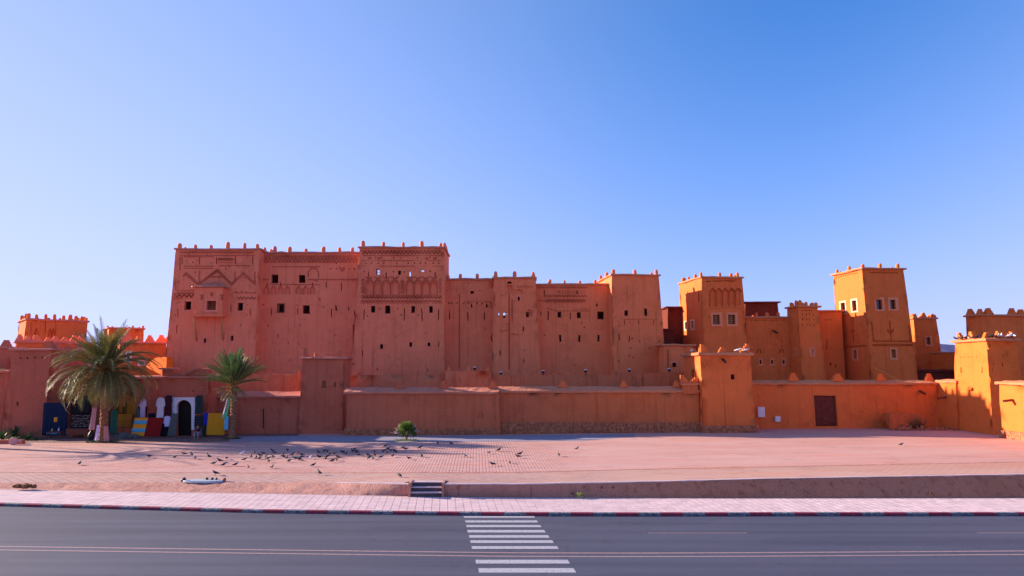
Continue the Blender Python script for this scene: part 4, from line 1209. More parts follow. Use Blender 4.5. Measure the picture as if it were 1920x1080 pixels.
# T2 gate tower
b = ow('wall_tower', 'orange square wall tower with a dark drain streak down its front', (1313, 664), 1406.5, 73, Lx=1282, th=0, bat=(.035, .005, .03), cat='tower', mat='orange')
f = b.front
b.window(f, (1370, 702.2, 1377.5, 712.5), style='bars')
f.poly([(1359.5, 796), (1361.8, 796), (1356.4, 676), (1354.6, 676)], .07, True)
for cx, cy in ((1326, 681), (1388.5, 681)):
    for i in range(-2, 3):
        for s_ in (-1, 1): b.dentil(f, cx + i * 2.1 - .5, cx + i * 2.1 + .5, cy + i * s_ * 3, 1, 1.2, h=.03, w=.06)
b.spout(f, 1354.5, 671.5, 1.0, -.5)
l = b.left; l.hole(1295.8, 693, 1301, 707, .6)
b.finish(ov=.3, tk=.28)
b.merlon('step', b.edge_px(1356), .2, sc=1.1); b.merlon('corner', b.w1 - .5, .2, sc=1.1)
for a_, b_, L_ in ((.2, .7, True), (.2, 4.2, True), (.2, b.w2 - .5, True), (1.2, b.w2 - .3, False), (3.4, b.w2 - .3, False), (b.w1 - .3, 3.6, True)): b.merlon('step', a_, b_, L_, sc=.85)
place('merlon', MERLON[('corner', 'orange')], b.T(.5, .2, b.ztop - .08), math.pi, b.root, scale=(.9, 1, 1))
plinth(b, 1.75, .30, seed=3)
T2 = b
# segment 4 with the wooden door
b = ow('perimeter_wall', 'orange outer wall with a brown plank door, between the gate tower and the right corner', (1404, 720), 1762, 77, w2=1.1, mat='orange')
f = b.front; f.hole(1527.5, 741.5, 1568.5, 799.5, .5)
door_face = f
b.spout(f, 1724, 731, 1.0, -.45)
b.finish(slab=False); coping(b, hgt=.42)
for px in (1491.5, 1575, 1657, 1748): b.merlon('step', b.edge_px(px), .6, sc=1.15, sink=.12)
u0, v0, u1, v1 = f.rect(1528, 742, 1568, 799); dr = empty('door', f.P((u0 + u1) / 2, v0)); dr.parent = b.root; dr.location = f.P((u0 + u1) / 2, v0) - root_loc(b.root)
n_ = 8
for i in range(n_):
    a0 = u0 + (u1 - u0) * i / n_ + .015; a1 = u0 + (u1 - u0) * (i + 1) / n_ - .015; h = random.uniform(-.23, -.2); mb = MB()
    vs = [f.P(x, y, hh) for hh in (h - .05, h) for x, y in ((a0, v0 + .05), (a1, v0 + .05), (a1, v1 - .03), (a0, v1 - .03))]
    mb.add(vs, [(4, 5, 6, 7), (0, 1, 5, 4), (1, 2, 6, 5), (2, 3, 7, 6), (3, 0, 4, 7)]); mb.build('plank', M['doorwood'], dr)
for v in (v0 + .5, (v0 + v1) / 2, v1 - .4):
    mb = MB(); vs = [f.P(x, y, hh) for hh in (-.2, -.14) for x, y in ((u0 + .05, v - .09), (u1 - .05, v - .09), (u1 - .05, v + .09), (u0 + .05, v + .09))]
    mb.add(vs, [(4, 5, 6, 7), (0, 1, 5, 4), (1, 2, 6, 5), (2, 3, 7, 6), (3, 0, 4, 7)]); mb.build('crossbar', M['doorwood'], dr)
mb = MB(); c = f.P((u0 + u1) / 2 - .1, (v0 + v1) / 2, -.1); mb.tube([c + Vector((.06 * math.cos(t), 0, .06 * math.sin(t))) for t in [k * math.pi / 4 for k in range(9)]], .012, 5); mb.build('ring_handle', M['iron'], dr)
for (x0, x1) in ((u0 - .16, u0 - .0), (u1, u1 + .16)):
    mb = MB(); vs = [f.P(x, y, hh) for hh in (-.30, -.08) for x, y in ((x0 + .1, v0), (x1 - .05, v0), (x1 - .05, v1), (x0 + .1, v1))]
SEG4 = b
# meter boxes on the wall
def metal_box(x0, y0, x1, y1, label):
    a0, b0, a1, b1 = f.rect(x0, y0, x1, y1); e = empty('meter_box', f.P((a0 + a1) / 2, b0), label, 'meter box')
    mb = MB(); vs = [f.P(x, y, hh) for hh in (-.02, .28) for x, y in ((a0, b0), (a1, b0), (a1, b1), (a0, b1))]
    mb.add(vs, [(4, 5, 6, 7), (0, 1, 5, 4), (1, 2, 6, 5), (2, 3, 7, 6), (3, 0, 4, 7)]); mb.build('cabinet', M['whitebox'], e)
    mb = MB(); vs = [f.P(x, y, hh) for hh in (.285, .31) for x, y in ((a0 + .05, b0 + .06), (a1 - .05, b0 + .06), (a1 - .05, b1 - .06), (a0 + .05, b1 - .06))]
    mb.add(vs, [(4, 5, 6, 7), (0, 1, 5, 4), (1, 2, 6, 5), (2, 3, 7, 6), (3, 0, 4, 7)]); mb.build('cabinet_door', M['whitebox'], e)
metal_box(1419.5, 763, 1432.5, 782, 'larger white metal box fixed to the orange wall beside the gate tower')
metal_box(1452, 780.5, 1461.5, 790.5, 'smaller low white metal box on the orange wall, left of the plank door')
# side wall, T3, right wall
b = ow('perimeter_wall', 'sunlit return wall joining the right corner to the ochre corner tower', (1757, 715.5), 1793, 77, w2=1.0, th=-84, bat=(.02, 0, 0), mat='ochre')
b.spout(b.front, 1774, 744, 1.0, -.2); b.finish(slab=False); coping(b, hgt=.3, ov=.15)
b = ow('wall_tower', 'sunlit ochre corner tower with many pigeons, near the right edge', (1850, 637.5), 1904.5, 68.6, Lx=1790.5, th=-3, bat=(.05, .035, .05), mat='ochre', cat='tower')
T3 = b; f = b.left
for x in (1801.5, 1808, 1816, 1823, 1831): f.tri(x, 669, 1.2, .3)
for x in (1803.5, 1841.5): f.poly([(x - 1.2, 699), (x + 1.2, 699), (x + .6, 688), (x - .8, 688)], .1, True)
f.poly([(1820, 733), (1824.5, 735.5), (1825.5, 730), (1822, 726.5)], .5)
f = b.front
for x, y0, y1 in ((1857, 643, 651), (1864, 679, 684), (1861.5, 689, 696), (1881, 679, 686)): f.slit(x, y0, y1, 1.8)
f.dot(1882, 668, 1.2)
b.finish(ov=.32, tk=.24)
T3s = b
b.merlon('step', .25, .3, sc=1.1); b.merlon('step', .25, b.w2 * .5, True, sc=1.0); b.merlon('corner', .25, b.w2 - .6, True, sc=1.0); b.merlon('step', b.w1 * .5, .25, sc=.9); b.merlon('corner', b.w1 - .45, .25, sc=1.0); b.merlon('step', b.w1 * .4, b.w2 - .2, sc=.8)
b = ow('perimeter_wall', 'sunlit ochre wall with a flat coping and one wooden spout at the right edge', (1874, 719), 2120, 66, w2=1.0, th=-88, bat=(.03, 0, 0), mat='ochre')
b.spout(b.front, 1899, 749, .9, -.2); b.finish(slab=False); coping(b, hgt=.28, ov=.3); plinth(b, 2.0, .2, 'stone', seed=5)

# inner wall with pointed merlons
IG = 'inner wall sections between outer wall and kasbah'
def iw(label, N, Rx, db, ms, kind='spike', sc=1.0):
    b = ow('inner_wall', label, N, Rx, db, w2=.55, bat=(.01, 0, 0), group=IG, mat='inner', zb=.9)
    b.finish(slab=False); b.ztop = b.zt
    for px in ms: b.merlon(kind, b.edge_px(px), .27, sc=sc, sink=.05)
iw('inner mud wall behind the small palm, left of the square tower with ochre windows', (398, 702), 568, 80, (505, 560), 'spike')
iw('inner mud wall with four peaked merlons under the tallest kasbah tower', (652, 704), 836, 80, (673, 727, 780, 829), 'point', .9)
iw('brighter raised piece of inner wall with three rounded points below the vented facade', (834, 695.5), 919, 79.2, (841.5, 878, 914), 'spike', .95)
iw('long inner mud wall with small spikes below the weathered tower', (920, 703.5), 1157, 80, (956, 997, 1038, 1079, 1120, 1155), 'spike', .62)
iw('right-hand stretch of inner mud wall with small spikes beside the gate tower', (1157, 699), 1290, 80, (1160, 1198, 1238, 1274), 'spike', .68)
# floodlights on the inner wall
for i, (px, py) in enumerate(((890, 690.5), (939, 699.5), (1018.5, 697), (1098, 695.5), (1180, 694.5), (1255, 693.5))):
    p = at(px, py + 3.5, 82.5); where = ('behind the raised inner wall piece', 'at the foot of the weathered tower', 'at the left end of the zigzag facade', 'under the middle of the zigzag facade', 'below the battered end tower', 'in front of the low shaded house')[i]
    e = empty('floodlight', p, 'small grey floodlight ' + where, 'floodlight', 'floodlights along the inner wall')
    mb = MB(); mb.box(p, .06, .06, .15); mb.box(p - Vector((0, 0, 1.0)), .10, .10, 1.0); mb.build('post', M['iron'], e)
    mb = MB(); mb.box(p + Vector((0, 0, .1)), .30, .2, .24, Matrix.Rotation(.3, 3, 'X')); mb.build('housing', M['iron'], e)
    mb = MB(); mb.box(p + Vector((0, -.02, .32)), .34, .26, .05, Matrix.Rotation(.3, 3, 'X')); mb.build('visor', M['whitebox'], e)

# ------------------------------------------------------------------ left end
LG = 'buildings at the left end'
b = ow('wall_tower', 'mauve square tower with four triangular vents above the plants at far left', (24, 655.5), 97, 74.2, w2=6.5, bat=(.03, .03, .0), cat='tower')
for x in (38.2, 52, 66, 80): b.front.tri(x, 670.5, 2.6)
b.front.hole(32, 753, 35.6, 760, .4); b.window
b.finish(ov=.3); b.merlon('step', b.edge_px(90) , .3, sc=1.0)
for a_ in (.8, 2.1, 3.3): b.merlon('step', a_, b.w2 - .3, sc=1.1)
b = ow('perimeter_wall', 'mud wall cut by the left edge of the photo, with a stepped merlon', (-160, 652), 26, 79, w2=1.5, cat='wall'); b.finish(ov=.2); b.merlons('step', (10, -40, -90), nback=0, nside=0, sc=1.2)
b = ow('perimeter_wall', 'lower mud wall with a sunlit ledge at the left edge of the photo', (-160, 697), 24, 75.8, w2=1.5, cat='wall')
b.front.hole(-10, 686, 8, 691, .3); b.finish(slab=False); coping(b, hgt=.3)
# shop wall and gatehouse
b = ow('shop_front', 'mud shop wall with dark openings full of carpets behind the big palm', (92, 708), 306, 77.5, w2=5, bat=(.01, 0, 0), cat='shop')
b.front.hole(127, 742, 171, 808, .4); b.front.hole(194, 748, 213, 810, .4); b.front.hole(216, 735, 252, 802, .4); b.front.hole(256, 762, 276, 808, .4)
b.finish(ov=.25)
b = ow('gatehouse', 'mud gatehouse with a white-framed arched doorway and a broken sloping top', (303.5, 707), 391, 73.2, w2=4.5, bat=(.015, .01, .01), cat='building')
f = b.front; f.arch(331.5, 750, 359.5, 817.5, .35)
f.dot(361, 734, 1.2)
b.finish(slab=True, ov=.05, tk=.12)
GH = b
mb = MB(); pts = []
for px, py in ((304, 707.5), (304, 692), (325, 691), (327, 698), (345, 704), (354, 698), (362, 693.5), (370, 690.5), (391, 692), (391, 707.5)): pts.append(at(px, py, b.N.y + .15))
k = len(pts); mb.add(pts + [p + Vector((0, .8, 0)) for p in pts], [tuple(range(k)), tuple(range(2 * k - 1, k - 1, -1))] + [(i, i + k, (i + 1) % k + k, (i + 1) % k) for i in range(k)])
mb.build('broken_parapet', M['outer'], b.root)
mb = MB(); p = at(314, 691, b.N.y); mb.box(p + Vector((0, .4, -.1)), 1.5, 1.6, .18); p = at(347, 706.5, b.N.y); mb.box(p + Vector((0, .0, -.1)), 3.2, .5, .16)
for i in range(8): p = at(347 + i * 3.2, 702 - i * 1.5, b.N.y - .0); mb.box(p + Vector((0, .3, -.05)), .3, .8, .16)
mb.build('ledge', M['cap'], b.root)
mb = MB(); q = [GH.front.P(*GH.front.uv(px, py), -.75) for px, py in ((326, 818), (364, 818), (364, 746), (326, 746))]
mb.add(q + [p + Vector((0, .08, 0)) for p in q], [(0, 1, 2, 3), (7, 6, 5, 4), (0, 4, 5, 1), (1, 5, 6, 2), (2, 6, 7, 3), (3, 7, 4, 0)])
mb.build('doorway_shade_panel', M['dark'], GH.root)  # black panel added to stand for the shade inside the arch
# white arch surround
def surround():
    f = GH.front; out = [(322.5, 812), (322.5, 745), (366, 745), (366, 812)]; inn = [(331.5, 818)]
    mb = MB(); h = .09
    n_ = 14; arc = [(345.5 + 14 * math.cos(math.pi * i / n_), 764 - 14 * math.sin(math.pi * i / n_)) for i in range(n_ + 1)]   # right to left
    inner = [(359.5, 806)] + arc + [(331.5, 775)]
    outer = [(365, 806), (366, 764)] + [(366, 764 - (764 - 745) * i / 5) for i in range(1, 6)] + [(366 - 43.5 * i / 5, 745) for i in range(1, 5)] + [(322.5, 745 + 30 * i / 5) for i in range(0, 6)]
    k = len(inner); outer2 = [outer[min(round(i * (len(outer) - 1) / (k - 1)), len(outer) - 1)] for i in range(k)]
    A = [f.P(*f.uv(*p), h) for p in inner]; B = [f.P(*f.uv(*p), h) for p in outer2]; A2 = [f.P(*f.uv(*p), -.3) for p in inner]; B2 = [f.P(*f.uv(*p), -.03) for p in outer2]
    mb.add(A + B + A2 + B2, [(i, i + k, i + k + 1, i + 1) for i in range(k - 1)] + [(i, i + 1, i + 2 * k + 1, i + 2 * k) for i in range(k - 1)] + [(i + k, i + 3 * k, i + 3 * k + 1, i + k + 1) for i in range(k - 1)])
    mb.build('door_surround', M['white'], GH.root)
surround()
# distant sunlit buildings at the left
def lb(name, label, N, Rx, db, **kw):
    kw.setdefault('mat', 'orange'); return Block(name, label, 'building', N, Rx, db, group=LG, zb=1.0, **kw)
M['orange2'] = adobe('sunset_orange_plaster', (.62, .17, .05), (.62, .17, .05)); MERLON[('round', 'orange2')] = MERLON[('round', 'orange')]; 
b = lb('distant_building', 'sunlit orange fort block with a row of round merlons, top left behind the big palm', (50, 598.5), 164, 95, w2=8, th=42, bat=(.02, .03, 0), mat='orange2')
for x, in ((59,), (86,), (105,)): b.front.poly([(x - .6, 625), (x + .6, 625), (x + .6, 604), (x - .6, 604)], .15, True)
for x in (80, 86, 98, 105, 111): b.front.dot(x, 603, .8, .2)
for x in (68, 94, 100): b.line(b.front, [(x - 3, 632), (x - 1.5, 620), (x, 616), (x + 1.5, 620), (x + 3, 632)], .1)
b.finish(); b.merlons('round', (53.5, 68.5, 86, 102.5, 119.5, 131, 142, 153, 162), nback=5, nside=3, sc=.95)
b = lb('distant_building', 'long orange terrace wall with a line of pointed merlons below the far fort block', (30, 641), 180, 88, w2=3, th=38, mat='orange2', bat=(.0, 0, 0)); b.finish(); b.merlons('step', (37, 52, 68, 90, 104, 121, 139, 153), nback=0, nside=0, sc=1.1)
b = lb('distant_building', 'orange block with a flat parapet just right of the palm crown', (205, 615), 269.5, 94, w2=7, th=36, mat='orange2'); b.finish(); b.merlons('round', (249, 268), nback=2, nside=1, sc=.7)
b = lb('distant_building', 'orange wall with stepped merlons and pale windows between the palm and the main kasbah', (226, 642), 312, 88, w2=4, th=36, mat='orange2')
b.window(b.front, (238, 661, 243.5, 676), (235.5, 658, 247, 679), fm='white', style='pane'); b.window(b.front, (260.5, 678.5, 270, 683), (258.5, 676, 272.5, 686), fm='white', style='pane')
b.finish(); b.merlons('step', (237.5, 260, 281, 302, 316), nback=0, nside=0, sc=1.25)
b = lb('distant_building', 'pink stuccoed house glimpsed between the fronds on the left of the big palm', (144, 656), 178, 86, w2=4, th=12, mat='pink'); b.window(b.front, (166, 664, 174, 670), (164, 662, 176, 672), fm='white', style='pane'); b.finish(slab=True)
# curved orange parapet
def dome():
    pts = [(268, 704), (272, 690), (278, 681), (286, 674), (294, 670.5), (303, 669.5), (312.5, 669.5), (312.5, 704)]
    c = at(292, 700, 85); dr_ = Vector((math.cos(R(-8)), math.sin(R(-8)), 0)); nn = Vector((-.62, -.78, 0))
    U = Vector((.80, -.60, 0)); V = Vector((0, 0, 1)); n3 = U.cross(V)
    q = []
    for px, py in pts:
        r_ = ray(px, py); k_ = (c - CAM).dot(n3) / r_.dot(n3); q.append(CAM + r_ * k_)
    for p in (q[0], q[-1]): p.z = 1.5
    k_ = len(q); t = Vector((.5, .6, 0)); mb = MB()
    mb.add(q + [p + t for p in q], [tuple(range(k_)), tuple(range(2 * k_ - 1, k_ - 1, -1))] + [(i, i + k_, (i + 1) % k_ + k_, (i + 1) % k_) for i in range(k_)])
    mb.build('curved_wall', M['ochre2'], label='bright orange curved wall with a rounded top beside the main kasbah', cat='wall')
M['ochre2'] = adobe('bright_orange_plaster', (.85, .17, .015), (.85, .17, .015))
dome()

# ------------------------------------------------------------------ palms and plants
M['frond'] = None
def leafmat(name, c1, c2, c3=None, trans=.25):
    m, n, b = new_mat(name)
    oi = n.nodes.new('ShaderNodeObjectInfo'); pos = wpos(n); f = tex_noise(n, pos, 2.5, 4, .7)
    c = mixc(n, maprange(n, f, .3, .7), c1, c2)
    if c3: c = mixc(n, maprange(n, oi.outputs['Random'], .4, .95, 0, .8), c, c3)
    n.links.new(c, b.inputs['Base Color']); b.inputs['Roughness'].default_value = .55
    b.inputs['Specular IOR Level'].default_value = .4
    if trans:
        t = n.nodes.new('ShaderNodeBsdfTranslucent'); n.links.new(c, t.inputs['Color'])
        ms = n.nodes.new('ShaderNodeMixShader'); ms.inputs[0].default_value = trans
        o = n.nodes['Material Output']; n.links.new(b.outputs[0], ms.inputs[1]); n.links.new(t.outputs[0], ms.inputs[2]); n.links.new(ms.outputs[0], o.inputs[0])
    return m
M['frond'] = leafmat('palm_frond', (.05, .075, .022), (.15, .15, .045), (.30, .21, .05))
M['dryfrond'] = leafmat('dry_palm_frond', (.26, .16, .06), (.34, .22, .09))
M['frond2'] = leafmat('young_palm_frond', (.05, .12, .035), (.10, .18, .06))
M['bark'] = simple('palm_trunk_bark', (.24, .11, .055), .9, .45, 7, 1.0, dist=.06)
M['leaf'] = leafmat('bright_green_leaf', (.07, .15, .015), (.16, .27, .03), (.24, .30, .05))
M['darkleaf'] = leafmat('dark_green_leaf', (.02, .06, .02), (.05, .11, .03))
M['grass'] = leafmat('grass_blades', (.10, .18, .02), (.26, .32, .04))
M['plume'] = leafmat('pale_dry_plume', (.62, .42, .36), (.75, .55, .48))
M['rachis'] = simple('palm_leaf_stalk', (.36, .24, .08), .6, .2, 6, .2)
def frond(rnd, L, az, el, droop, twist, mat, leaf=.55, n=26, org=Vector((0, 0, 0)), vlift=.25):
    """one feather palm leaf: curved stalk and two rows of narrow leaflets"""
    h = Vector((math.cos(az), math.sin(az), 0)); side = Vector((-math.sin(az), math.cos(az), 0)); mb = MB()
    pts = []; p = Vector(org); a = el; st = L / 12
    for i in range(13):
        pts.append(p.copy()); p = p + (h * math.cos(a) + Vector((0, 0, math.sin(a)))) * st
        a -= droop * (0.35 + i / 12 * 1.3) / 12
    mb.tube(pts, [.045 * (1 - i / 13) + .008 for i in range(13)], 4, mi=1)
    for i in range(n):
        t = .12 + .88 * (i + .5) / n; x = t * 12; k = min(int(x), 11); q = pts[k].lerp(pts[k + 1], x - k); d = (pts[k + 1] - pts[k]).normalized()
        up = side.cross(d).normalized()
        if up.z < 0: up = -up
        ll = leaf * (math.sin(math.pi * min(t * .92 + .10, 1)) ** .6) * rnd.uniform(.85, 1.1) + .08
        for s_ in (-1, 1):
            dv_ = (side * s_ * .82 + d * (.55 + .5 * t) + up * rnd.uniform(vlift - .15, vlift + .2)).normalized()
            tip = q + dv_ * ll + Vector((0, 0, -.12 * ll)); wv = d * .038
            mid = q + dv_ * ll * .5 + Vector((0, 0, .01))
            mb.add([q - wv, q + wv, mid + wv * .9, mid - wv * .9, tip], [(0, 1, 2, 3), (3, 2, 4)])
    return mb
def palm(base, top, r0, r1, label, fronds, seed, leaf, stubs=30, mat='frond', dry=6, n=26):
    rnd = random.Random(seed); base = Vector(base); top = Vector(top)
    root = empty('palm_tree', base, label, 'palm tree', 'date palms on the plaza edge')
    mb = MB(); pts = []; rad = []; N = 34
    for i in range(N + 1):
        t = i / N; p = base.lerp(top, t) + Vector((math.sin(t * 3) * .08, 0, 0)); pts.append(p - Vector((0, 0, .1 if i == 0 else 0)))
        rr = r0 + (r1 - r0) * t ** .6; rad.append(rr * (1.0 + (.13 if i % 2 else -.06)) * (1 + .25 * (1 - min(t * 6, 1))))
    mb.tube(pts, rad, 12, smooth=False); mb.build('trunk', M['bark'], root)
    # old leaf bases
    mb = MB()
    for i in range(stubs):
        t = 1 - (i / stubs) * .42; a = i * 2.4; p = base.lerp(top, t); rr = r1 * 1.0
        d = Vector((math.cos(a), math.sin(a), 0)); q = p + d * rr
        mb.tube([q - d * .1, q + d * (.10 + .18 * t) + Vector((0, 0, .22 + .15 * t))], [.075, .035], 4, flat=.5, smooth=False)
    mb.build('leaf_bases', M['rachis'], root)['kind'] = 'stuff'
    for i, (L, az, el, dr) in enumerate(fronds):
        o = Vector((math.cos(az), math.sin(az), 0)) * r1 * .8 + top + Vector((0, 0, (math.sin(el)) * .25))
        frond(rnd, L, az, el, dr, 0, None, leaf, n, o, .3 if el > .3 else .12).build('frond', [M['dryfrond'] if i < dry else M[mat], M['rachis']], root)
    return root
pb = plaza_pt(193, 829); pt = at(197, 696, pb.y - .1); sc_ = (pb.y / F)
rnd = random.Random(4)
fl = []
for i in range(10): fl.append((rnd.uniform(3.6, 4.6), rnd.uniform(0, 6.28), rnd.uniform(-.9, -.6), rnd.uniform(.5, .9)))          # dry hanging
for i in range(56): a = i * 2.39996; fl.append((rnd.uniform(4.6, 6.0), a, rnd.uniform(-.25, .35), rnd.uniform(1.7, 2.6)))           # wide drooping ring
for i in range(36): a = i * 2.39996 + .8; fl.append((rnd.uniform(4.8, 5.8), a, rnd.uniform(.5, .85), rnd.uniform(1.4, 2.1)))
for i in range(24): a = i * 2.39996 + .3; fl.append((rnd.uniform(3.9, 5.0), a, rnd.uniform(.9, 1.45), rnd.uniform(.5, 1.1)))
for px, py in ((160, 640), (198, 598), (229, 603), (172, 622), (215, 625), (185, 612)):
    d = at(px, py, pb.y) - pt; fl.append((d.length * 1.02, 0 if d.x > 0 else math.pi, math.atan2(d.z, abs(d.x)), .15))
palm(pb, pt, .42, .34, 'big date palm with a wide drooping crown, in front of the carpet shop', fl, 11, .74, 46, dry=10, n=38)
p2b = plaza_pt(434, 823); p2t = at(438, 724, p2b.y)
fl = []
for i in range(6): fl.append((rnd.uniform(1.8, 2.4), rnd.uniform(0, 6.28), rnd.uniform(-.6, .0), rnd.uniform(.3, .8)))
for i in range(44): a = i * 2.39996; fl.append((rnd.uniform(3.0, 3.8), a, rnd.uniform(.35, .95), rnd.uniform(.35, .9)))
for i in range(34): a = i * 2.39996 + 1; fl.append((rnd.uniform(2.9, 3.9), a, rnd.uniform(1.0, 1.5), rnd.uniform(.1, .5)))
palm(p2b, p2t, .30, .26, 'smaller date palm with an upright fan-shaped crown and a scarf tied to its trunk', fl, 23, .56, 34, 'frond2', dry=6, n=30)
# palms just outside the frame on the left, whose shadows cross the plaza
p3 = plaza_pt(-110, 836)
fl = [(rnd.uniform(4, 5.6), i * 2.39996, rnd.uniform(.0, 1.2), rnd.uniform(1.0, 2.0)) for i in range(34)]
palm(p3, p3 + Vector((.3, 0, 6.2)), .4, .32, 'date palm just outside the left edge of the photo', fl, 31, .6, 20, n=22)

def leaves(mb, c, rx, ry, rz, n, ln, wd, rnd, up=.4, shell=.35):
    for i in range(n):
        v = Vector((rnd.gauss(0, 1), rnd.gauss(0, 1), rnd.gauss(0, 1))).normalized()
        if v.z < -.5: v.z *= -.6
        r = shell + (1 - shell) * rnd.random() ** .5
        p = Vector(c) + Vector((v.x * rx * r, v.y * ry * r, v.z * rz * r))
        d = (v + Vector((0, 0, up)) + Vector((rnd.uniform(-.5, .5), rnd.uniform(-.5, .5), rnd.uniform(-.3, .5)))).normalized()
        s = d.cross(Vector((rnd.uniform(-1, 1), rnd.uniform(-1, 1), .3))).normalized() * wd * rnd.uniform(.7, 1.2); L = ln * rnd.uniform(.7, 1.3)
        mb.add([p, p + d * L * .45 + s, p + d * L + Vector((0, 0, -.1 * L)), p + d * L * .45 - s], [(0, 1, 2, 3)])
# round bush
bp = plaza_pt(762, 826); rnd = random.Random(9)
root = empty('shrub', bp, 'dense green bush with pale plumes on its left side, in front of the outer wall', 'bush')
mb = MB()
for i in range(14):
    a = rnd.uniform(0, 6.28); e = Vector((math.cos(a) * .55, math.sin(a) * .5, rnd.uniform(.9, 1.7))); mb.tube([bp, bp + e * .5 + Vector((0, 0, .15)), bp + e], [.03, .02, .008], 4)
mb.build('stems', M['bark'], root)
mb = MB(); leaves(mb, bp + Vector((0, 0, .95)), .78, .7, .88, 1500, .2, .035, rnd); mb.build('foliage', M['leaf'], root)
mb = MB(); leaves(mb, bp + Vector((.25, .1, .7)), .7, .6, .8, 700, .2, .04, rnd); mb.build('inner_foliage', M['darkleaf'], root)
mb = MB()
for i in range(34):
    a = rnd.uniform(2.2, 4.0) if i < 26 else rnd.uniform(-.8, 1.0); el = rnd.uniform(.25, 1.2); d = Vector((math.cos(a) * math.cos(el), math.sin(a) * .5 * math.cos(el), math.sin(el))); L = rnd.uniform(1.25, 1.7)
    p = bp + Vector((0, 0, .35)); mb.tube([p, p + d * L * .6 + Vector((0, 0, .1)), p + d * L + Vector((0, 0, -.05))], [.012, .03, .012], 4)
mb.build('plumes', M['plume'], root)
mb = MB()
for i in range(420):
    a = rnd.uniform(0, 6.28); r = rnd.uniform(.2, 1.15); p = bp + Vector((math.cos(a) * r * 1.15, math.sin(a) * r * .5 - .15, 0)); t = Vector((rnd.uniform(-.1, .1), rnd.uniform(-.1, .1), rnd.uniform(.08, .22)))
    mb.add([p + Vector((-.015, 0, 0)), p + Vector((.015, 0, 0)), p + t], [(0, 1, 2)])
tag(mb.build('grass_tuft', M['grass']), 'ring of short bright grass around the foot of the round bush', 'grass', kind='stuff')
# earth mound under bush
# grass at palm feet
for base, n, r0, nm in ((pb, 520, 1.6, 'short dark grass around the foot of the big palm'), (p2b, 300, 1.0, 'thin grass around the foot of the smaller palm')):
    mb = MB()
    for i in range(n):
        a = rnd.uniform(0, 6.28); r = rnd.uniform(.3, r0); p = base + Vector((math.cos(a) * r, math.sin(a) * r * .6, -.02)); t = Vector((rnd.uniform(-.12, .12), rnd.uniform(-.1, .1), rnd.uniform(.10, .34)))
        mb.add([p + Vector((-.02, 0, 0)), p + Vector((.02, 0, 0)), p + t], [(0, 1, 2)])
    tag(mb.build('grass_tuft', M['darkleaf']), nm, 'grass', kind='stuff')
# weed on the pavement foot
wp = atz(1087, 934.5, .15); root = empty('weed', wp, 'small yellow-green weed growing at the foot of the retaining wall', 'weed')
mb = MB(); leaves(mb, wp + Vector((0, 0, .13)), .24, .15, .18, 110, .12, .02, rnd); mb.build('leaves', M['grass'], root)
mb = MB()
for i in range(5): mb.tube([wp, wp + Vector((-.12 + i * .03, 0, .38 - .03 * i))], [.008, .012], 4)
mb.build('seed_stalks', M['plume'], root)
# planting at the far left
def agave(p, R_, n, label, mat='darkleaf', seed=1, el=(.3, 1.3), wd=.07):
    rnd = random.Random(seed); root = empty('plant', p, label, 'plant', 'plants in the bed at the far left')
    for i in range(n):
        a = i * 2.4; e = rnd.uniform(*el); L = R_ * rnd.uniform(.75, 1.1); h = Vector((math.cos(a), math.sin(a), 0)); s = Vector((-math.sin(a), math.cos(a), 0)) * wd
        q = [p, p + h * math.cos(e) * L * .35 + Vector((0, 0, math.sin(e) * L * .4)), p + h * math.cos(e) * L * .75 + Vector((0, 0, math.sin(e) * L * .7)), p + h * math.cos(e) * L + Vector((0, 0, math.sin(e) * L * .78))]
        mb = MB(); vs = []
        for k, w_ in zip(q, (1, 1.2, .9, .05)): vs += [k - s * w_, k + Vector((0, 0, -.02)), k + s * w_]
        mb.add(vs, [f for j in range(3) for f in ((j * 3, j * 3 + 1, j * 3 + 4, j * 3 + 3), (j * 3 + 1, j * 3 + 2, j * 3 + 5, j * 3 + 4))]); mb.build('leaf', M[mat], root)
agave(plaza_pt(27, 822), 1.9, 26, 'tall dark spiky plant in front of the mauve tower', seed=3)
agave(plaza_pt(50, 824), 1.5, 22, 'wide dark arching plant right of the tall spiky plant', seed=4, el=(.1, .8))
agave(plaza_pt(4, 825), 1.4, 22, 'dark plant cut off by the left edge of the photo', seed=5)
agave(plaza_pt(23, 829), .85, 16, 'small light green plant behind the round stone', 'leaf', seed=6)
agave(plaza_pt(66, 825), 1.0, 16, 'low dark plant beside the blue hanging carpet', seed=8, el=(.1, .7))
# low kerb of the bed, and the round stone
p0 = plaza_pt(-60, 832); p1 = plaza_pt(48, 831); mb = MB(); mb.box(((p0.x + p1.x) / 2, p0.y, p0.z - .05), p1.x - p0.x, .35, .42)
tag(mb.build('bed_edge', M['outer']), 'low mud edge of the planting bed at the left edge', 'edging')
p = plaza_pt(25, 834) + Vector((0, 0, .33)); mb = MB()
mb.tube([p + Vector((-.10, .14, -.02)), p + Vector((-.02, -.0, 0)), p + Vector((.0, -.05, .0))], [.36, .38, .34], 16, smooth=False); mb.tube([p + Vector((.3, .2, -.05)), p + Vector((.62, .2, 0.0))], [.12, .14], 8)
tag(mb.build('millstone', M['pink']), 'round pinkish millstone leaning on the edge of the planting bed', 'millstone')
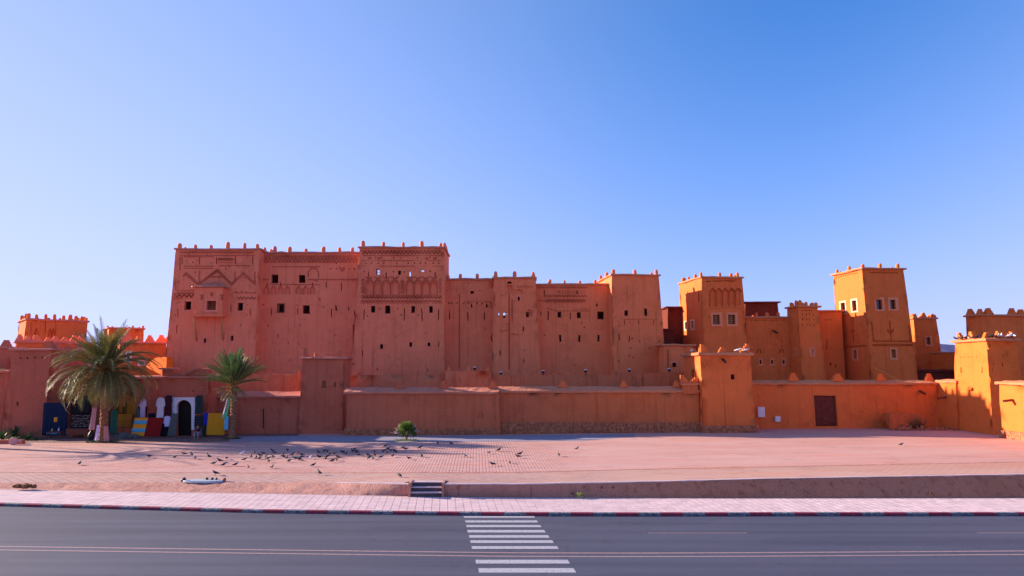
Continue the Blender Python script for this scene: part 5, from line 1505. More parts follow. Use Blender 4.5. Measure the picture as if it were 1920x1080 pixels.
# rubble and dry brush by the right corner
def rubble(c, n, r, rnd, s=(.12, .4), zmax=.5):
    mb = MB()
    for i in range(n):
        a = rnd.uniform(0, 6.28); q = rnd.random() ** .5; p = Vector(c) + Vector((math.cos(a) * q * r[0], math.sin(a) * q * r[1], -.03)); sz = rnd.uniform(*s)
        p.z += max(0, (1 - q) * zmax * rnd.random())
        vs = []
        for z, k in ((0, 1), (.55, 1.05), (1, .6)):
            for j in range(6):
                an = j * math.pi / 3 + i; rr = sz / 2 * k * rnd.uniform(.75, 1.15); vs.append(p + Vector((math.cos(an) * rr, math.sin(an) * rr, z * sz * .7)))
        mb.add(vs, [(j, (j + 1) % 6, (j + 1) % 6 + 6, j + 6) for j in range(6)] + [(j + 6, (j + 1) % 6 + 6, (j + 1) % 6 + 12, j + 12) for j in range(6)] + [tuple(range(12, 18))])
    return mb
c = plaza_pt(1692, 805); root = empty('ruined_basin', c, 'low ruined mud basin overgrown with dry brush against the orange wall near the right corner', 'ruin')
mb = MB(); n_ = 12; vs = []
for i in range(n_):
    t = i / (n_ - 1); x = -1.7 + 3.3 * t; hh = 1.75 + .18 * noise.noise(Vector((x * 2, 1, 1))) - (.5 * max(0, t - .55))
    for y, z in ((-.7, -.1), (-.66, hh * .55), (-.6, hh), (-.1, hh * 1.02), (.9, hh * .9)): vs.append(c + Vector((x, y, z)) + noise.noise_vector(Vector((x, y, z)) * 2) * .07)
mb.add(vs, [(i * 5 + j, (i + 1) * 5 + j, (i + 1) * 5 + j + 1, i * 5 + j + 1) for i in range(n_ - 1) for j in range(4)] + [(0, 1, 2, 3, 4), tuple(range((n_ - 1) * 5 + 4, (n_ - 1) * 5 - 1, -1))])
mb.build('basin_wall', M['outer'], root)
rubble(c + Vector((.4, -1.0, 0)), 60, (2.3, .6), rnd, (.12, .42), .9).build('rubble', M['stone'], root)['kind'] = 'stuff'
mb = MB()
for i in range(90):
    a = rnd.uniform(-.3, 2.6); L = rnd.uniform(.6, 1.5); p = c + Vector((rnd.uniform(.3, 1.7), -.8, .2)); d = Vector((math.cos(a) * .7, rnd.uniform(-.5, .1), abs(math.sin(a)) + .2)); mb.tube([p, p + d * L * .6, p + d * L + Vector((.1, 0, -.12))], [.02, .015, .006], 3)
mb.build('dry_brush', M['dryfrond'], root)
o = rubble(plaza_pt(668, 812), 46, (2.4, .5), rnd, (.15, .55), .4).build('rubble', M['stone'], label='small heap of dark rubble against the wall left of the round bush', cat='rubble'); o['kind'] = 'stuff'
o = rubble(plaza_pt(1790, 806), 60, (4.2, .7), rnd, (.1, .4), .2).build('rubble', M['stone'], label='scattered stones along the foot of the sunlit corner tower', cat='rubble'); o['kind'] = 'stuff'
# low plinth ledges at wall feet
for i, (x0, x1, y, dep, lab) in enumerate(((560, 650, 813.5, .5, 'low mud ledge at the foot of the left square tower'), (700, 928, 812, .5, 'low mud ledge behind the round bush'), (1425, 1525, 801, .5, 'low mud ledge left of the plank door'), (1572, 1670, 800.5, .5, 'low mud ledge right of the plank door'))):
    a = plaza_pt(x0, y); b_ = plaza_pt(x1, y); mb = MB(); k = 14; vs = []
    for j in range(k + 1):
        p = a.lerp(b_, j / k)
        for dy, dz in ((0, -.1), (.03, .30), (.12, .36), (1.6, .38)): vs.append(p + Vector((0, dy, dz)) + noise.noise_vector(p * 1.3 + Vector((0, dy, dz))) * .06)
    mb.add(vs, [(j * 4 + m_, (j + 1) * 4 + m_, (j + 1) * 4 + m_ + 1, j * 4 + m_ + 1) for j in range(k) for m_ in range(3)] + [(0, 1, 2, 3), (k * 4 + 3, k * 4 + 2, k * 4 + 1, k * 4)])
    tag(mb.build('wall_ledge', M['outer']), lab, 'ledge')

# ------------------------------------------------------------------ shop goods
def cloth_mat(name, col, rough=.95): 
    return simple(name, col, rough, .15, 12, .4)
for k_, c_ in dict(navy=(.006, .018, .055), maroon_c=(.05, .008, .02), robe=(.62, .63, .74), shirt=(.55, .58, .85), dkgreen=(.02, .05, .05), blue=(.02, .03, .42), yellow=(.60, .26, .012), red=(.26, .008, .008), orange=(.80, .33, .03), sky=(.08, .42, .62), teal=(.015, .10, .075), ochre_c=(.30, .13, .012), olive=(.08, .06, .012), grey=(.10, .12, .12), black=(.012, .012, .018), rose=(.42, .20, .20), lilac=(.60, .52, .75), lime=(.10, .55, .25), brown=(.20, .08, .04)).items():
    M['c_' + k_] = cloth_mat('cloth_' + k_, c_)
def sheet_cloth(name, x0, y0, x1, y1, d, mat, label, cat, group=None, shape=None, fold=.05, nf=4, th=.03, skew=0.0, lean=0.0, parts=None):
    """hanging or standing cloth: closed thin mesh with folds. shape(t)->(left,right) in 0..1 across"""
    a = at(x0, y0, d); b_ = at(x1, y1, d); W = b_.x - a.x; H = a.z - b_.z; nx, ny = 14, 24
    def pt(u, v, back):
        l, r_ = shape(v) if shape else (0, 1); uu_ = l + (r_ - l) * u
        y = d + math.sin(u * nf * 2 * math.pi + v * 1.2) * fold * (.3 + .7 * v) + lean * (1 - v) + (th if back else 0)
        return Vector((a.x + W * uu_ + skew * W * v, y, a.z - H * v))
    mb = MB(); vs = [pt(i / nx, j / ny, bk) for bk in (0, 1) for j in range(ny + 1) for i in range(nx + 1)]; K = (nx + 1) * (ny + 1); w_ = nx + 1
    fs = []
    for j in range(ny):
        for i in range(nx):
            q = (j * w_ + i, (j + 1) * w_ + i, (j + 1) * w_ + i + 1, j * w_ + i + 1); fs.append(q); fs.append(tuple(K + t for t in reversed(q)))
    per = [i for i in range(w_)] + [j * w_ + nx for j in range(1, ny + 1)] + [ny * w_ + i for i in range(nx - 1, -1, -1)] + [j * w_ for j in range(ny - 1, 0, -1)]
    fs += [(per[i], per[(i + 1) % len(per)], per[(i + 1) % len(per)] + K, per[i] + K) for i in range(len(per))]
    mb.add(vs, fs, True)
    if parts:
        root = empty(name, Vector(((a.x + b_.x) / 2, d, b_.z)), label, cat, group); mb.build('cloth', M[mat], root)
        for nm, u0, v0, u1, v1, m_ in parts:
            pm = MB(); vv = [pt(u0 + (u1 - u0) * i / 6, v0 + (v1 - v0) * j / 3, 0) - Vector((0, .012 + .01, 0)) for j in range(4) for i in range(7)]
            vv += [p + Vector((0, .018, 0)) for p in vv]
            f2 = [(j * 7 + i, (j + 1) * 7 + i, (j + 1) * 7 + i + 1, j * 7 + i + 1) for j in range(3) for i in range(6)]
            f2 += [tuple(28 + t for t in reversed(q)) for q in f2]
            pr = [i for i in range(7)] + [j * 7 + 6 for j in range(1, 4)] + [21 + i for i in range(5, -1, -1)] + [j * 7 for j in range(2, 0, -1)]
            f2 += [(pr[i], pr[(i + 1) % len(pr)], pr[(i + 1) % len(pr)] + 28, pr[i] + 28) for i in range(len(pr))]
            pm.add(vv, f2, True); pm.build(nm, M[m_], root)
        return root
    return mb.build(name, M[mat], label=label, cat=cat, **({'group': group} if group else {}))
def prof(*k):
    return lambda v: (interp(v, [(t, l) for t, l, r_ in k]), interp(v, [(t, r_) for t, l, r_ in k]))
robe = prof((0, .38, .62), (.04, .22, .78), (.10, .08, .92), (.30, .0, 1.0), (.44, .0, 1.0), (.455, .17, .84), (1, .10, .90))
shirt = prof((0, .36, .64), (.08, .2, .8), (.2, .1, .9), (.74, .0, 1.0), (.76, .18, .82), (1, .16, .84))
taper = lambda v: (.12 * (1 - v), 1 - .12 * (1 - v))
gown = prof((0, .36, .64), (.03, .2, .8), (.07, .08, .92), (.35, .0, 1.0), (.36, .10, .92), (1, .03, .98))
dg = 71.6; dw = 72.75
GG = 'goods displayed outside the carpet shop'
sheet_cloth('carpet', 82, 755, 124, 816, 72.9, 'c_navy', 'large navy carpet with an orange diamond hanging on the shop wall', 'carpet', GG, fold=.07, nf=5, parts=[('diamond_motif', .46, .45, .60, .60, 'c_orange'), ('border', .04, .93, .96, .97, 'c_sky')])
b0 = plaza_pt(103, 822); mb = MB(); mb.box(b0 + Vector((0, 0, .62)), 1.5, .7, .07)
tb = empty('display_table', b0, 'small dark table with brass vessels in front of the navy carpet', 'table', GG); mb.build('table_top', M['wood'], tb)
for sx in (-.65, .65):
    for sy in (-.28, .28): mb = MB(); mb.box(b0 + Vector((sx, sy, -.02)), .07, .07, .65); mb.build('leg', M['wood'], tb)
M['brass'] = simple('tarnished_brass', (.50, .36, .16), .35, .2, 12, .1, metal=.9); M['silver'] = simple('dull_silver', (.55, .55, .58), .35, .2, 12, .1, metal=.9)
def vase(p, h, r, mat, name, label, cat, group=None):
    mb = MB(); prof = [(0, .5), (.08, .62), (.3, 1), (.5, .85), (.68, .35), (.85, .22), (.93, .3), (1, .34)]
    mb.tube([p + Vector((0, 0, h * z)) for z, _ in prof], [r * k for _, k in prof], 10); return tag(mb.build(name, M[mat]), label, cat, group)
vase(b0 + Vector((-.35, 0, .69)), .34, .11, 'brass', 'vase', 'brass vase at the left end of the small dark table', 'vase', GG)
vase(b0 + Vector((.3, .05, .69)), .42, .10, 'silver', 'vase', 'slender silver vase on the right of the small dark table', 'vase', GG)
vase(plaza_pt(170, 826), 1.35, .30, 'black' if 'black' in M else 'iron', 'urn', 'tall dark metal urn standing left of the big palm trunk', 'urn', GG)
# jewellery board with many small pieces
a = at(134, 777, 72.4); b_ = at(169, 803, 72.4); root = empty('jewellery_board', Vector(((a.x + b_.x) / 2, 72.4, b_.z)), 'black display board covered with rows of small silver jewellery', 'display board', GG)
mb = MB(); mb.box(((a.x + b_.x) / 2, 72.4, b_.z), b_.x - a.x, .08, a.z - b_.z); mb.build('board', M['c_black'], root)
mb = MB()
for i in range(14):
    for j in range(8):
        if rnd.random() < .7:
            p = Vector((a.x + .1 + (b_.x - a.x - .2) * (i + .5) / 14, 72.34, b_.z + .1 + (a.z - b_.z - .15) * (j + .5) / 8)); mb.box(p, rnd.uniform(.02, .06), .02, rnd.uniform(.02, .05))
mb.build('jewellery', M['silver'], root)['kind'] = 'stuff'
mb = MB(); mb.box(((a.x + b_.x) / 2, 72.2, b_.z - .62), b_.x - a.x + .2, .7, .6); mb.build('trunk_base', M['wood'], root)
for k_, (px, lab) in enumerate(((137, 'carved stone block left of the wooden trunk'), (150, 'low round leather stool in front of the jewellery board'), (163, 'low stone block right of the leather stool'))):
    q = plaza_pt(px, 820); mb = MB(); mb.tube([q, q + Vector((0, 0, .2)), q + Vector((0, 0, .42))], [.26, .32, .24], 8 if k_ != 1 else 12); tag(mb.build('stool', M['stone' if k_ != 1 else 'c_brown']), lab, 'stool')
sheet_cloth('dark_hanging', 133, 746, 168, 776, 73.2, 'c_black', 'black embroidered hanging above the jewellery board', 'cloth', GG, fold=.06, nf=4)
sheet_cloth('hanging_scarf', 172, 764, 180, 806, 65.3 + 1.0, 'c_rose', 'long rose scarf hanging left of the big palm trunk', 'scarf', GG, shape=taper, nf=2, skew=-.3)
sheet_cloth('hanging_scarf', 181, 797, 186, 826, pb.y - .55, 'c_lilac', 'narrow white scarf hanging on the big palm trunk', 'scarf', GG, shape=taper, nf=1, skew=-.4)
sheet_cloth('hanging_scarf', 193, 799, 202, 828, pb.y - .5, 'c_rose', 'rose patterned cloth wrapped on the right of the big palm foot', 'scarf', GG, shape=taper, nf=2, skew=.2)
sheet_cloth('hanging_robe', 207, 768, 219, 812, 71.0, 'c_teal', 'long teal robe hanging right of the big palm trunk', 'robe', GG, shape=gown, nf=3)
q = plaza_pt(216, 822); root = empty('plastic_stool', q, 'small teal stool beside the teal robe', 'stool', GG); mb = MB(); mb.box(q + Vector((0, 0, .48)), .55, .45, .06); mb.build('seat', M['c_teal'], root)
for sx in (-.22, .22):
    for sy in (-.17, .17): mb = MB(); mb.tube([q + Vector((sx * 1.1, sy * 1.1, 0)), q + Vector((sx, sy, .5))], .025, 5); mb.build('leg', M['c_teal'], root)
for i, (x0, x1, y1, m_, lab) in enumerate(((217, 223, 776, 'c_olive', 'olive robe, leftmost of the row above the ochre blankets'), (223.5, 229, 775, 'c_ochre_c', 'mustard robe, middle of the row above the ochre blankets'), (229.5, 236, 776, 'c_olive', 'olive robe, rightmost of the row above the ochre blankets'))): sheet_cloth('hanging_robe', x0, 744, x1, y1, 74.2, m_, lab, 'robe', GG, shape=gown, nf=2)
sheet_cloth('ochre_blanket', 219, 776, 247, 801, 73.4, 'c_ochre_c', 'wide ochre blanket hanging over a line behind the big palm', 'blanket', GG, nf=2, parts=[('stripe', 0.02, .55, .98, .60, 'c_brown'), ('stripe', 0.02, .8, .98, .83, 'c_brown')])
sheet_cloth('ochre_blanket', 236, 742, 254, 778, 74.3, 'c_ochre_c', 'tall ochre blanket hanging just left of the white robes', 'blanket', GG, nf=3)
q = plaza_pt(237, 822); mb = rubble(q, 9, (.9, .35), rnd, (.5, .9), .3); tag(mb.build('bundle', M['c_grey']), 'grey covered bundle on the ground left of the striped rug', 'bundle', GG)
sheet_cloth('hanging_robe', 262, 747, 273, 783, 74.4, 'c_lilac', 'pale lilac robe partly hidden by palm fronds above the striped rug', 'robe', GG, shape=robe, nf=2)
sheet_cloth('hanging_robe', 252, 766, 262, 784, 74.4, 'c_grey', 'dark grey robe behind the palm fronds above the striped rug', 'robe', GG, shape=gown, nf=2)
sheet_cloth('rug', 248, 784, 271, 818, 72.0, 'c_orange', 'orange rug with two light blue stripes, standing left of the red rug', 'rug', GG, nf=1, fold=.02, lean=.5, skew=-.06, parts=[('stripe', 0.005, .14, .995, .34, 'c_sky'), ('stripe', .005, .58, .995, .78, 'c_sky')])
sheet_cloth('rug', 272, 784, 300, 818, 72.0, 'c_red', 'plain dark red rug standing between the striped rug and the doorway', 'rug', GG, nf=1, fold=.02, lean=.5, skew=-.03)
sheet_cloth('door_mat', 278, 775, 291, 783, 76.3, 'c_navy', 'small navy mat hung on the shop wall above the red rug', 'mat', GG, nf=1, fold=.01)
sheet_cloth('hanging_robe', 293, 745, 308, 785, dw, 'c_robe', 'long white robe hanging left of the arched doorway', 'robe', GG, shape=robe, nf=3)
sheet_cloth('hanging_robe', 309, 741, 322, 780, dw, 'c_maroon_c', 'long dark purple robe hanging beside the white door surround', 'robe', GG, shape=gown, nf=3)
sheet_cloth('shirt', 306, 780, 321, 800, dw - .2, 'c_shirt', 'small pale blue shirt hanging below the dark purple robe', 'shirt', GG, shape=shirt, nf=3)
sheet_cloth('dark_hanging', 301, 783, 318, 818, dw + .0, 'c_black', 'black cloth under the pale blue shirt', 'cloth', GG, nf=3)
sheet_cloth('grey_drape', 315, 776, 331, 818, dw - .35, 'c_grey', 'grey green drape hanging at the left side of the arched doorway', 'drape', GG, shape=lambda v: (.35 - .35 * v, 1 - .12 * v), nf=3)
sheet_cloth('hanging_robe', 366, 741, 379, 776, dw, 'c_dkgreen', 'dark green robe hanging right of the white door surround', 'robe', GG, shape=gown, nf=3)
sheet_cloth('rug', 365, 779, 382, 801, dw - .1, 'c_black', 'black rug with pale zigzag lines right of the doorway', 'rug', GG, nf=1, fold=.02, parts=[('zigzag_line', .05, .10 + .2 * i, .95, .13 + .2 * i, 'c_grey') for i in range(5)])
sheet_cloth('rug', 382.5, 774, 391, 797, dw - .2, 'c_blue', 'bright blue rug folded between the black rug and the yellow rug', 'rug', GG, nf=2)
sheet_cloth('dark_hanging', 379, 797, 390, 818, dw - .2, 'c_dkgreen', 'dark green cloth below the bright blue rug', 'cloth', GG, nf=2)
sheet_cloth('rug', 388, 775, 420, 816, 72.0, 'c_yellow', 'large plain yellow rug standing beside the smaller palm', 'rug', GG, nf=1, fold=.02, lean=.3)
root = sheet_cloth('scarf', 420, 746, 431, 784, p2b.y - .45, 'c_lime', 'long yellow green and white scarf tied to the smaller palm trunk', 'scarf', GG, shape=lambda v: (.45 - .45 * v, 1 - .3 * v), nf=2, skew=-.25, parts=[('white_stripe', .02, .02, .35, .95, 'c_robe'), ('yellow_stripe', .38, .02, .55, .7, 'c_yellow')])
sheet_cloth('scarf', 421, 780, 427, 806, p2b.y - .4, 'c_sky', 'blue scarf end hanging at the foot of the smaller palm', 'scarf', GG, nf=1)

# white oval slab with small dark fittings on the front band
c = plaza_pt(381, 902.5); root = empty('oval_slab', c, 'long white oval slab with dark fittings lying on the front band of the plaza', 'slab')
mb = MB(); n_ = 40; vs = []
for z, k in ((-.05, 1.0), (.04, 1.03), (.08, .99), (.08, 0)):
    for i in range(n_):
        a_ = 2 * math.pi * i / n_; vs.append(c + Vector((math.cos(a_) * 1.32 * k, math.sin(a_) * .42 * k * (1 if k else 1), z)))
mb.add(vs, [(j * n_ + i, j * n_ + (i + 1) % n_, (j + 1) * n_ + (i + 1) % n_, (j + 1) * n_ + i) for j in range(3) for i in range(n_)])
M['enamel'] = simple('white_blue_enamel', (.50, .58, .62), .35, .08, 3, .05); mb.build('slab', M['enamel'], root)
for dx, s_ in ((.15, .10), (.5, .09), (.78, .06)):
    mb = MB(); mb.box(c + Vector((dx, .18, .08)), s_ * 1.3, .14, .13, Matrix.Rotation(.4, 3, 'Y')); mb.build('dark_fitting', M['iron'], root)
for dx, m_, s_ in ((-1.36, 'iron', .3), (1.33, 'stone', .26)):
    mb = MB(); mb.tube([c + Vector((dx - .1, .05, .03)), c + Vector((dx + .12, .03, .14))], [s_ * .35, s_ * .45], 7); mb.build('end_stone', M[m_], root)
# manhole-like plate by the left kerb: dark break in the bank
q = atz(42, 914, .3); o = rubble(q, 14, (.8, .3), rnd, (.1, .35), .1).build('rubble', M['c_brown'], label='few dark stones fallen from the bank at the far left', cat='rubble'); o['kind'] = 'stuff'

# ------------------------------------------------------------------ person sitting by the door
def skin_obj(name, verts, edges, radii, mat, parent, levels=1):
    me = bpy.data.meshes.new(name); me.from_pydata(verts, edges, []); me.update()
    o = bpy.data.objects.new(name, me); COL.objects.link(o); o.parent = parent
    m = o.modifiers.new('skin', 'SKIN'); m.use_smooth_shade = True
    sk = me.skin_vertices[0].data if me.skin_vertices else None
    if sk is None:
        bpy.context.view_layer.objects.active = o; sk = me.skin_vertices[0].data
    for i, r_ in enumerate(radii): sk[i].radius = (r_, r_) if not isinstance(r_, tuple) else r_
    sk[0].use_root = True
    s = o.modifiers.new('sub', 'SUBSURF'); s.levels = levels; s.render_levels = levels
    me.materials.append(mat); return o
M['skin'] = simple('tanned_skin', (.32, .16, .10), .6, .08, 10, .05); M['jeans'] = simple('light_jeans', (.26, .30, .42), .9, .2, 12, .3); M['hair'] = simple('black_hair', (.01, .01, .012), .6, .2, 20, .2)
pp = plaza_pt(370, 821); root = empty('person', pp, 'person in navy jacket and light jeans sitting beside the arched doorway', 'person', rz=0)
P_ = dict(hip=(0, .1, .50), waist=(0, .1, .70), chest=(0, .02, .98), neck=(0, -.02, 1.14), head=(0, -.06, 1.28), sl=(-.19, .0, 1.07), el=(-.26, -.12, .82), wl=(-.12, -.32, .68), sr=(.19, .0, 1.07), er=(.27, -.12, .82), wr=(.16, -.34, .66),
          hl=(-.1, .06, .50), kl=(-.16, -.38, .52), al=(-.14, -.40, .09), tl=(-.15, -.56, .04), hr=(.1, .06, .50), kr=(.17, -.36, .53), ar=(.20, -.30, .09), tr=(.22, -.46, .04))
nm = list(P_); ix = {k: i for i, k in enumerate(nm)}
ed = [(ix[a], ix[b_]) for a, b_ in (('hip', 'waist'), ('waist', 'chest'), ('chest', 'neck'), ('neck', 'head'), ('chest', 'sl'), ('sl', 'el'), ('el', 'wl'), ('chest', 'sr'), ('sr', 'er'), ('er', 'wr'), ('hip', 'hl'), ('hl', 'kl'), ('kl', 'al'), ('al', 'tl'), ('hip', 'hr'), ('hr', 'kr'), ('kr', 'ar'), ('ar', 'tr'))]
rd = dict(hip=.13, waist=.12, chest=.14, neck=.055, head=.10, sl=.06, el=.045, wl=.03, sr=.06, er=.045, wr=.03, hl=.09, kl=.062, al=.04, tl=.035, hr=.09, kr=.062, ar=.04, tr=.035)
vs = [P_[k] for k in nm]; rr = [rd[k] for k in nm]
for w_, s_ in (('wl', 1), ('wr', -1)):
    base = Vector(P_[w_])
    for j in range(5):
        a_ = (j - 2) * .018; k0 = len(vs); L = (.085, .10, .105, .098, .07)[j]
        vs += [tuple(base + Vector((a_, -.06, -.02))), tuple(base + Vector((a_ * 1.2, -.06 - L * .5, -.04))), tuple(base + Vector((a_ * 1.2, -.06 - L * .7, -.08)))]
        rr += [.010, .009, .008]; ed += [(ix[w_], k0), (k0, k0 + 1), (k0 + 1, k0 + 2)]
skin_obj('body', vs, ed, rr, M['skin'], root)
def sub(keys, es, extra, mat, name):
    vs = [P_[k] for k in keys]; skin_obj(name, vs, [(keys.index(a), keys.index(b_)) for a, b_ in es], [rd[k] + extra for k in keys], mat, root)
sub(['waist', 'hip', 'chest', 'sl', 'el', 'wl', 'sr', 'er', 'wr'], [('waist', 'hip'), ('waist', 'chest'), ('chest', 'sl'), ('sl', 'el'), ('el', 'wl'), ('chest', 'sr'), ('sr', 'er'), ('er', 'wr')], .02, M['c_navy'], 'jacket')
sub(['hip', 'hl', 'kl', 'al', 'hr', 'kr', 'ar'], [('hip', 'hl'), ('hl', 'kl'), ('kl', 'al'), ('hip', 'hr'), ('hr', 'kr'), ('kr', 'ar')], .018, M['jeans'], 'trousers')
for s_ in ('l', 'r'):
    a_ = Vector(P_['a' + s_]); t_ = Vector(P_['t' + s_]); skin_obj('shoe', [tuple(a_ - Vector((0, -.04, .04))), tuple((a_ + t_) / 2 - Vector((0, 0, .02))), tuple(t_)], [(0, 1), (1, 2)], [.05, .052, .04], M['whitebox'], root)
mb = MB(); hp = pp + Vector((0, -.04, 1.33)); mb.tube([hp + Vector((0, .05, -.09)), hp + Vector((0, .05, 0)), hp + Vector((0, .02, .08)), hp + Vector((0, 0, .10))], [.085, .10, .07, .02], 10); mb.build('hair', M['hair'], root)
mb = MB(); mb.tube([hp + Vector((0, -.09, -.04)), hp + Vector((0, -.125, -.07))], [.012, .016], 5); mb.build('nose', M['skin'], root)
q = pp + Vector((0, .15, 0)); st_ = empty('low_stool', q, 'low wooden stool under the sitting person', 'stool'); mb = MB(); mb.box(q + Vector((0, 0, .33)), .42, .36, .05); mb.build('seat', M['wood'], st_)
for sx in (-.16, .16):
    for sy in (-.13, .13): mb = MB(); mb.box(q + Vector((sx, sy, 0)), .05, .05, .33); mb.build('leg', M['wood'], st_)

# ------------------------------------------------------------------ pigeons
def pigeon_mesh(pose, mats):
    mb = MB()
    if pose == 'up': ax = [(-.25, 0, .10), (-.17, 0, .115), (-.09, 0, .14), (0, 0, .165), (.07, 0, .20), (.105, 0, .245), (.12, 0, .275), (.135, 0, .295), (.165, 0, .293), (.19, 0, .285)]; rd_ = [.022, .03, .055, .07, .06, .036, .028, .034, .022, .005]
    elif pose == 'peck': ax = [(-.25, 0, .20), (-.17, 0, .19), (-.09, 0, .175), (0, 0, .15), (.08, 0, .125), (.12, 0, .10), (.14, 0, .07), (.15, 0, .05), (.155, 0, .025), (.16, 0, .005)]; rd_ = [.02, .03, .055, .07, .055, .035, .028, .032, .02, .005]
    else: ax = [(-.24, 0, .13), (-.16, 0, .135), (-.09, 0, .15), (0, 0, .16), (.07, 0, .175), (.12, 0, .205), (.14, 0, .235), (.16, 0, .255), (.185, 0, .25), (.21, 0, .24)]; rd_ = [.02, .03, .052, .068, .056, .034, .028, .032, .02, .005]
    mb.tube([Vector(p) for p in ax], rd_, 8, up=Vector((0, 0, 1)))
    for s in (-1, 1):
        mb.tube([Vector((.03, s * .055, .17 if pose != 'peck' else .15)), Vector((-.06, s * .062, .155)), Vector((-.2, s * .03, .13 if pose != 'peck' else .19))], [.03, .045, .008], 6, flat=.35, mi=1)
        mb.tube([Vector((.01, s * .03, .11)), Vector((.015, s * .03, .0))], .008, 4, mi=2); mb.tube([Vector((.0, s * .03, .004)), Vector((.05, s * .035, .004))], .006, 3, mi=2)
    return mb.mesh('pigeon', mats)
M['pg1'] = simple('slate_feathers', (.045, .055, .09), .6, .3, 30, .2); M['pg2'] = simple('dark_feathers', (.02, .022, .035), .5, .3, 30, .2); M['pg3'] = simple('brown_feathers', (.12, .07, .06), .6, .3, 30, .2)
M['pgw'] = simple('white_feathers', (.75, .74, .76), .6, .08, 30, .1); M['pgleg'] = simple('pink_legs', (.35, .10, .08), .6, .1, 30, 0)
PM = {}
for cn, (a_, b_) in dict(slate=('pg1', 'pg2'), dark=('pg2', 'pg2'), brown=('pg3', 'pg2'), white=('pgw', 'pgw'), pied=('pg2', 'pgw')).items():
    for ps in ('up', 'peck', 'walk'): PM[(cn, ps)] = pigeon_mesh(ps, [M[a_], M[b_], M['pgleg']])
rnd = random.Random(21)
pts = [(270 + x / 5.486, 820 + y / 5.486) for x, y in ((55, 212), (313, 220), (410, 183), (487, 190), (525, 228), (663, 213), (717, 283), (777, 258), (850, 230), (818, 300), (940, 298), (1032, 243), (1010, 182), (1070, 322), (1100, 216), (1135, 170), (1153, 220), (1185, 200), (1225, 178), (1190, 228), (1255, 206), (1275, 232), (1275, 260), (1320, 215), (1315, 322), (1345, 170), (1318, 152), (1430, 190), (1440, 212), (1467, 225), (1475, 146), (1490, 260), (1525, 195), (1580, 178), (1560, 235), (1600, 242), (1620, 196), (1615, 220), (1715, 222), (1740, 302), (1800, 220), (1792, 166), (1855, 152), (1875, 218), (735, 392), (1800, 388))]
pts += [(600 + x / 8, 810 + y / 8) for x, y in ((110, 312), (140, 355), (95, 402), (215, 345), (265, 402), (250, 435), (185, 460), (345, 322), (392, 345), (490, 308), (515, 275), (548, 308), (545, 335), (570, 360), (712, 368), (815, 322), (822, 370), (745, 402), (790, 415), (915, 398), (955, 300), (1020, 272), (1060, 296), (1000, 338), (1125, 308), (1090, 380), (1240, 255), (1280, 275), (1333, 415), (1518, 382), (1505, 252), (1765, 188), (985, 228), (1195, 682))]
pts += [(845.8, 834), (870.8, 857.5), (916.7, 851), (935.8, 846.5), (975, 854), (971, 859), (1048, 856), (1082, 843.5), (923.5, 873.5), (956, 869.5), (149, 872), (1690, 836)]
special = {(149, 872): 'lone dark pigeon far to the left of the flock, below the big palm', (1690, 836): 'lone dark pigeon on the sunlit right half of the plaza', (845.8, 834): 'brown pigeon at the edge of the wall shadow right of the bush', (870.8, 857.5): 'pied pigeon walking right of the main flock', (1048, 856): 'pigeon standing tall alone, left of the rightmost one', (1082, 843.5): 'slate pigeon, rightmost of the feeding flock',
           (923.5, 873.5): 'dark pigeon nearest the seam below the right-hand pair', (956, 869.5): 'dark pigeon just below the close pair on the right', (975, 854): 'upper pigeon of the close pair on the right', (971, 859): 'lower pigeon of the close pair on the right', (916.7, 851): 'brown pigeon with lowered head, left of the close pair', (935.8, 846.5): 'brown pigeon above and left of the close pair'}
ORD = 'first second third fourth fifth sixth seventh eighth ninth tenth eleventh twelfth thirteenth fourteenth fifteenth sixteenth seventeenth eighteenth nineteenth twentieth twenty-first twenty-second twenty-third twenty-fourth twenty-fifth twenty-sixth twenty-seventh twenty-eighth twenty-ninth thirtieth'.split()
labs = {0: ('white', 'white pigeon among the left part of the flock')}
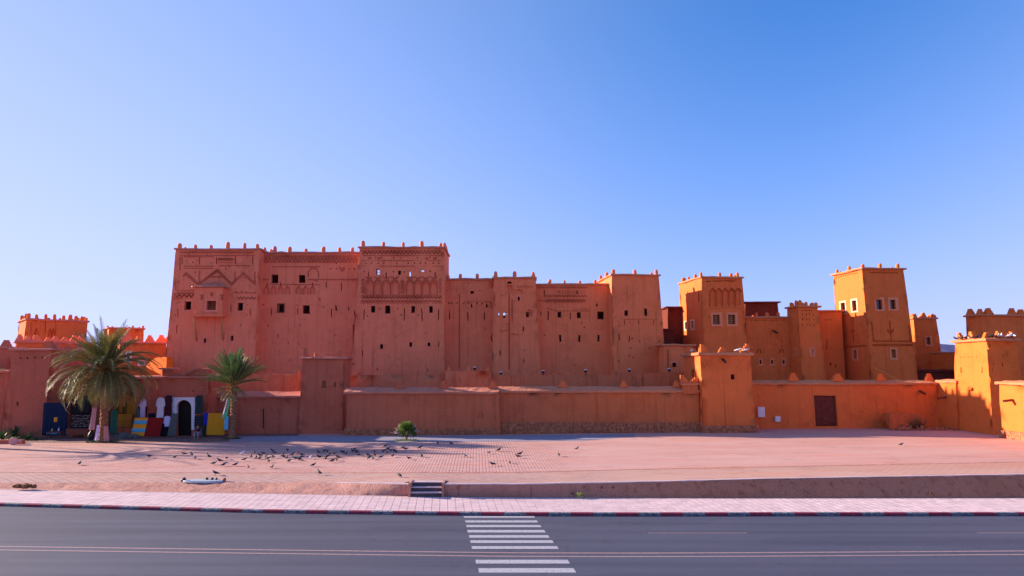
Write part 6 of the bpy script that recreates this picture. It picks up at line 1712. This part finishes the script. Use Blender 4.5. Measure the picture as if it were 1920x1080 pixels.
for i, (px, py) in enumerate(pts):
    p = plaza_pt(px, py); key = (px, py); colr = rnd.choice(('slate', 'dark', 'dark', 'slate', 'brown')); pose = rnd.choice(('up', 'walk', 'peck', 'walk'))
    lab = special.get(key)
    if i == 12: colr, lab = 'white', 'small white pigeon above the left part of the flock'
    if i == 38: colr, lab = 'white', 'large white pigeon in the middle of the flock'
    if abs(px - 749.4) < .5 and py > 890: lab = 'single pigeon on the front band left of the steps'
    if i == 44: lab = 'pigeon standing just behind the white oval slab'
    if i == 45: lab = 'single pigeon on the front band below the middle of the flock'
    if i == 0: colr, lab = 'dark', 'first dark pigeon at the left end of the flock'
    if px == 870.8: colr = 'pied'
    if lab is None:
        cl = 0 if px < 385 else 1 if px < 470 else 2 if px < 590 else 3 if px < 690 else 4 if px < 780 else 5
        mates = sorted(q[0] + q[1] * 1e-3 for q in pts if q not in special and (0 if q[0] < 385 else 1 if q[0] < 470 else 2 if q[0] < 590 else 3 if q[0] < 690 else 4 if q[0] < 780 else 5) == cl)
        lab = '%s pigeon from the left %s' % (ORD[mates.index(px + py * 1e-3)], ('in the loose string left of the white oval slab', 'in the loose left part of the flock', 'in the dense middle of the flock', 'in the shadow streak left of the bush', 'in the cluster just below the round bush', 'in the thin right part of the flock')[cl])
    place('pigeon', PM[(colr, pose)], p + Vector((0, 0, -.03 if p.y > seam_pt((px - 960)).y else 0)), rnd.uniform(0, 6.28), scale=(1.2 * rnd.uniform(.9, 1.1),) * 3, label=lab, cat='pigeon', group='pigeons feeding on the plaza')
def perch(b, px, py, colr, lab, inset=.1, side='f', dz=0, sc=1.5):
    if side == 'f': a_ = b.edge_px(px); p = b.T(a_, inset, b.ztop + dz)
    else: a_ = b.edge_px(px, 'l'); p = b.T(inset, a_, b.ztop + dz)
    z = (at(px, py, p.y)).z; p.z = max(b.ztop - .02, min(z, b.ztop + 1.1)) if dz is None else b.ztop + dz
    place('pigeon', PM[(colr, rnd.choice(('up', 'walk')))], p, rnd.uniform(0, 6.28), scale=(sc,) * 3, label=lab, cat='pigeon', group='pigeons on the parapets')
for k_, (px, c_) in enumerate(((1793, 'dark'), (1799, 'slate'), (1805, 'dark'), (1811, 'dark'), (1819, 'pied'), (1826, 'dark'), (1834, 'dark'), (1842, 'slate'))): perch(T3, px, 632, c_, ORD[k_] + ' pigeon from the left on the sunlit parapet of the corner tower', side='l', inset=-.05)
for px, w_ in ((1857, 'left'), (1865, 'right')): perch(T3, px, 630, 'dark', w_ + ' one of two dark pigeons on the front parapet of the corner tower', inset=-.08)
perch(T3, 1871, 628, 'white', 'white pigeon on the front parapet of the corner tower', inset=-.1, sc=1.8); perch(T3, 1877, 628, 'white', 'second white pigeon from the left on the corner tower front', inset=-.1, sc=1.7)
perch(T3, 1892, 628, 'white', 'third white pigeon on the corner tower front', inset=-.1, sc=1.8); perch(T3, 1900, 626, 'white', 'rightmost white pigeon on the corner tower front', inset=-.1, sc=1.9)
perch(T2, 1384, 655, 'white', 'white pigeon crouching on the front parapet of the gate tower', inset=0, sc=1.7); perch(T2, 1399, 650, 'white', 'white pigeon beside the right corner merlon of the gate tower', inset=0, sc=1.7); perch(T2, 1297, 650, 'white', 'white pigeon on the left parapet of the gate tower', side='l', inset=0, sc=1.7)
